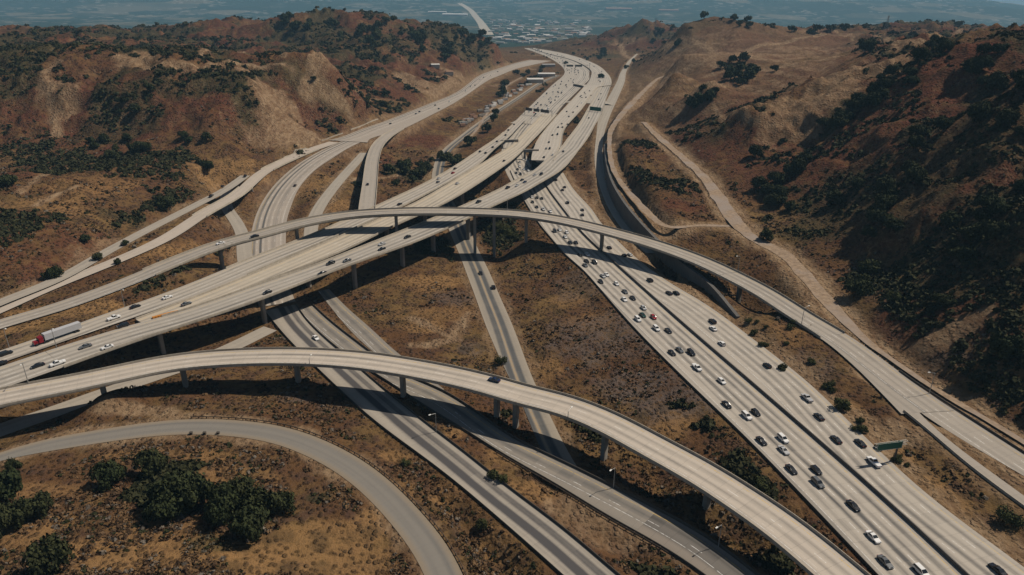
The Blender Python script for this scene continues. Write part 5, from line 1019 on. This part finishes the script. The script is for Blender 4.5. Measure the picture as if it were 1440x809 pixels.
def brush():
    r_ = np.random.default_rng(5); n0 = 400000; Yg = np.exp(r_.uniform(math.log(130), math.log(2200), n0)); Xg = r_.uniform(-0.95, 0.95, n0)*(Yg+30)
    v = np.log(Yg/Y0)/math.log(Y1/Y0)*(NR1-1); u = (Xg/(Yg+UC)+UM)/(2*UM)*(NC-1); i = v.astype(int); j = np.clip(u.astype(int), 0, NC-2)
    gd = GD[i, j]; z = Z[i, j]; cl = fbm(Xg/45, Yg/45, 4, 61)+0.25*mk['green'][i,j]-0.5*mk['tan'][i,j]-0.15*mk['gold'][i,j]-0.12*graded[i,j]; dn = np.exp(-Yg/1500)
    valley = (1-sstep(z, 6, 16))*0.16
    ok = (gd > 6) & (cl-valley > 0.555) & (r_.random(n0) < 0.55); k = np.where(ok)[0][:36000]; Xg, Yg, z, cl = Xg[k], Yg[k], z[k], cl[k]; m_ = len(k); K = 16
    rad = (0.9+1.5*r_.random(m_)**2)*(1+1.0*np.clip((Yg-250)/700, 0, 1.4)); d = r_.normal(size=(m_,K,3)); d[:,:,2] = np.abs(d[:,:,2]); d /= np.linalg.norm(d, axis=2)[:,:,None]
    c = d*rad[:,None,None]*np.array([1,1,.85])*(.6+.4*r_.random((m_,K,1)))+np.stack([Xg, Yg, z], 1)[:,None,:]; nr_ = d+r_.normal(size=d.shape)*.5; nr_ /= np.linalg.norm(nr_, axis=2)[:,:,None]
    tu = np.cross(nr_, r_.normal(size=d.shape)); tu /= np.linalg.norm(tu, axis=2)[:,:,None]; tv = np.cross(nr_, tu); s_ = (rad[:,None]*(.28+.25*r_.random((m_,K))))[:,:,None]
    V = np.stack([c-tu*s_, c-tv*s_, c+tu*s_, c+tv*s_], 2).reshape(-1,3); me = npmesh('brush', V, np.arange(m_*K*4).reshape(-1,4)); me.materials.append(leafmat('brush_leaves', (0.020,0.024,0.012), (0.050,0.048,0.022)))
    print('brush', m_); tag(link('chaparral_brush', me), 'dark green and brown chaparral brush mottling the hillsides', 'brush', None, 'stuff')
brush()

# ------------------------------------------------------------------ far buildings, yards, pylons, reservoir
ROOFS = [simple('pale_roof', (0.55,0.53,0.50), 0.8), simple('grey_roof', (0.30,0.29,0.28), 0.8), simple('brown_roof', (0.26,0.15,0.10), 0.9)]; WLS = simple('plaster', (0.42,0.38,0.32), 0.9)
def shed(px, py, L, W_, h_, ang, label, group=None, roof=0, cat='building', name='shed', xy=None):
    q = hit(px, py) if xy is None else np.array([*xy, tz(*xy)])
    if q is None: return
    t = empty(name, tuple(q), ang); tag(t, label, cat, group); m_ = MB(); m_.box((0,0,h_/2-.7),(L,W_,h_+1.4)); m_.build('wall', WLS, t)
    m_ = MB(); m_.quadloop([[(-L/2-.4,-W_/2-.4,h_+.01),(-L/2-.4,W_/2+.4,h_+.01),(-L/2-.4,0,h_+W_*.14)],[(L/2+.4,-W_/2-.4,h_+.01),(L/2+.4,W_/2+.4,h_+.01),(L/2+.4,0,h_+W_*.14)]]); m_.build('roof', ROOFS[roof], t)
    return t
shed(752,116,30,14,6,.15,'long pale-roofed shed in the yard left of the jammed freeway bend','Y'[:0] or None,0); shed(768,108,34,13,6,.15,'pale-roofed shed behind the long one in the yard by the bend',None,0); shed(771,94,30,12,5,.2,'small shed at the inner bend of the freeway, farthest of the yard',None,1)
shed(612,95,14,9,5,.3,'small pale building at the foot of the far left mountain',None,0); shed(632,105,12,9,5,.3,'boxy building in the yellowish cut at the mountain foot',None,2)
shed(640,22,260,60,12,0,'long pale warehouse on the plain behind the left mountain',None,0,name='warehouse'); shed(615,18,200,40,10,0,'thin pale warehouse far out on the plain',None,0,name='warehouse'); shed(870,14,300,70,14,0.05,'long reddish warehouse beyond the reservoir',None,2,name='warehouse'); shed(940,16,220,60,12,0,'reddish warehouse right of the long one beyond the reservoir',None,2,name='warehouse')
cnt = 0
for _ in range(400):
    if cnt >= 170: break
    px = random.uniform(690, 830); py = random.uniform(24, 62); q = hit(px, py)
    if q is None or q[1] < 1900 or q[1] > 7000 or q[2] > 0: continue
    s_ = random.uniform(16, 46); shed(0, 0, s_, s_*random.uniform(.4,.8), random.uniform(5, 10), random.uniform(-.3,.3), 'tiny low building in the hazy town beyond the pass', 'buildings of the hazy town', random.choice([1,1,2,0]), name='town_building', xy=(q[0], q[1])); cnt += 1
# parked trailers and lorries in the roadside yard
yc = 0
for _ in range(140):
    if yc >= 44: break
    t_ = random.random(); px = 640+t_*105+random.uniform(-5, 5); py = 184-t_*66+random.uniform(-4, 3); q = hit(px, py)
    if q is None: continue
    kk = random.choice(['box','box','tractor']); t = empty('parked_trailer', tuple(q), random.uniform(.2,.7)-1.2); tag(t, 'pale or brown box trailer parked in the dusty strip beside the valley road', 'trailer', 'trailers parked in the dusty yard')
    L = random.uniform(5, 11); m_ = MB(); m_.box((0,0,2.2),(2.5,L,2.7)); m_.build('box', random.choice([ROOFS[0], ROOFS[1], ROOFS[2], ROOFS[1], MAT['girder']]), t); m_ = MB(); m_.box((0,0,.6),(2.2,L*.9,.5)); m_.build('undercarriage', MAT['darksteel'], t); yc += 1
def pylon(px, py, h_, label):
    q = hit(px, py)
    if q is None: return
    t = empty('power_pylon', tuple(q)); tag(t, label, 'pylon', 'power pylons on the far hills'); m_ = MB()
    for sx, sy in ((-1,-1),(1,-1),(1,1),(-1,1)): m_.tube((sx*3,sy*3,-1),(sx*.5,sy*.5,h_),.35,.2,4)
    for k in range(5): z_ = h_*k/5; w2 = 3-2.5*k/5; w3 = 3-2.5*(k+1)/5; m_.tube((-w2,-w2,z_),(w3,-w3,h_*(k+1)/5),.15,n=4); m_.tube((w2,w2,z_),(-w3,w3,h_*(k+1)/5),.15,n=4)
    m_.build('mast', MAT['steel'], t); m_ = MB(); [m_.tube((-5+k,0,h_*(.75+.1*k)),(5-k,0,h_*(.75+.1*k)),.25,n=4) for k in range(3)]; m_.build('crossarm', MAT['steel'], t)
pylon(912,50,34,'left power pylon on the far tan hill'); pylon(921,44,34,'right power pylon on the far tan hill'); pylon(1246,42,26,'small pylon on the far plateau at right')
# reservoir and the distant road out of the pass
def waterm():
    m, t, b = newmat('reservoir_water'); b.inputs['Base Color'].default_value = (0.03,0.06,0.075,1); b.inputs['Roughness'].default_value = 0.25
    g = N(t, 'ShaderNodeNewGeometry'); c = mixc(t, noise(t, g.outputs['Position'], 0.01), (0.04,0.09,0.11), (0.06,0.12,0.14)); t.links.new(c, b.inputs['Base Color']); return m
zw = -30; pts = [(705,20),(700,14),(712,11),(800,10),(850,13),(852,19),(790,21)]; W3 = [un(*p, zw) for p in pts]; m_ = MB(); m_.v = [tuple(p) for p in W3]+[(p[0],p[1],zw-40) for p in W3]; n_ = len(W3); m_.f = [tuple(range(n_))]+[(i, i+n_, (i+1)%n_+n_, (i+1)%n_) for i in range(n_)]
tag(m_.build('reservoir_water', waterm()), kind='structure')
fp = hp([(686,50),(682,42),(675,31),(666,20),(656,11),(646,5)]); FR = Road(resample(cr(np.array([[*q, 34.0] for q in fp]), 30), 30)); FR.st[:,2] = [tz(q[0], q[1])+3 for q in FR.st]; FR.st = smooth(FR.st, it=8); ro = ribbon(FR, 'distant_freeway', MAT['parapet']); tag(ro, kind='structure')

# ------------------------------------------------------------------ haze
zlo = float(Z.min())-45; zhi = float(Z.max())+60
m_ = MB(); m_.box((0, 11000, (zlo+zhi)/2), (70000, 25000, zhi-zlo)); hz = bpy.data.materials.new('haze'); hz.use_nodes = True; t = hz.node_tree; t.nodes.clear(); o_ = t.nodes.new('ShaderNodeOutputMaterial'); pv = t.nodes.new('ShaderNodeVolumePrincipled')
pv.inputs['Color'].default_value = (0.36,0.68,0.95,1); pv.inputs['Density'].default_value = 0.000065; pv.inputs['Anisotropy'].default_value = 0.0; t.links.new(pv.outputs[0], o_.inputs['Volume'])
tag(m_.build('haze', hz), kind='stuff')
open('/tmp/labels.txt','w').write('\n'.join(o['label'] for o in S.objects if 'label' in o)) if 0 else None; print([o['label'] for o in S.objects if 'label' in o and len(o['label'].split()) > 15][:4]); print('cars', len(CARS), 'control points', len(CP), 'zrange', Z.min(), Z.max())
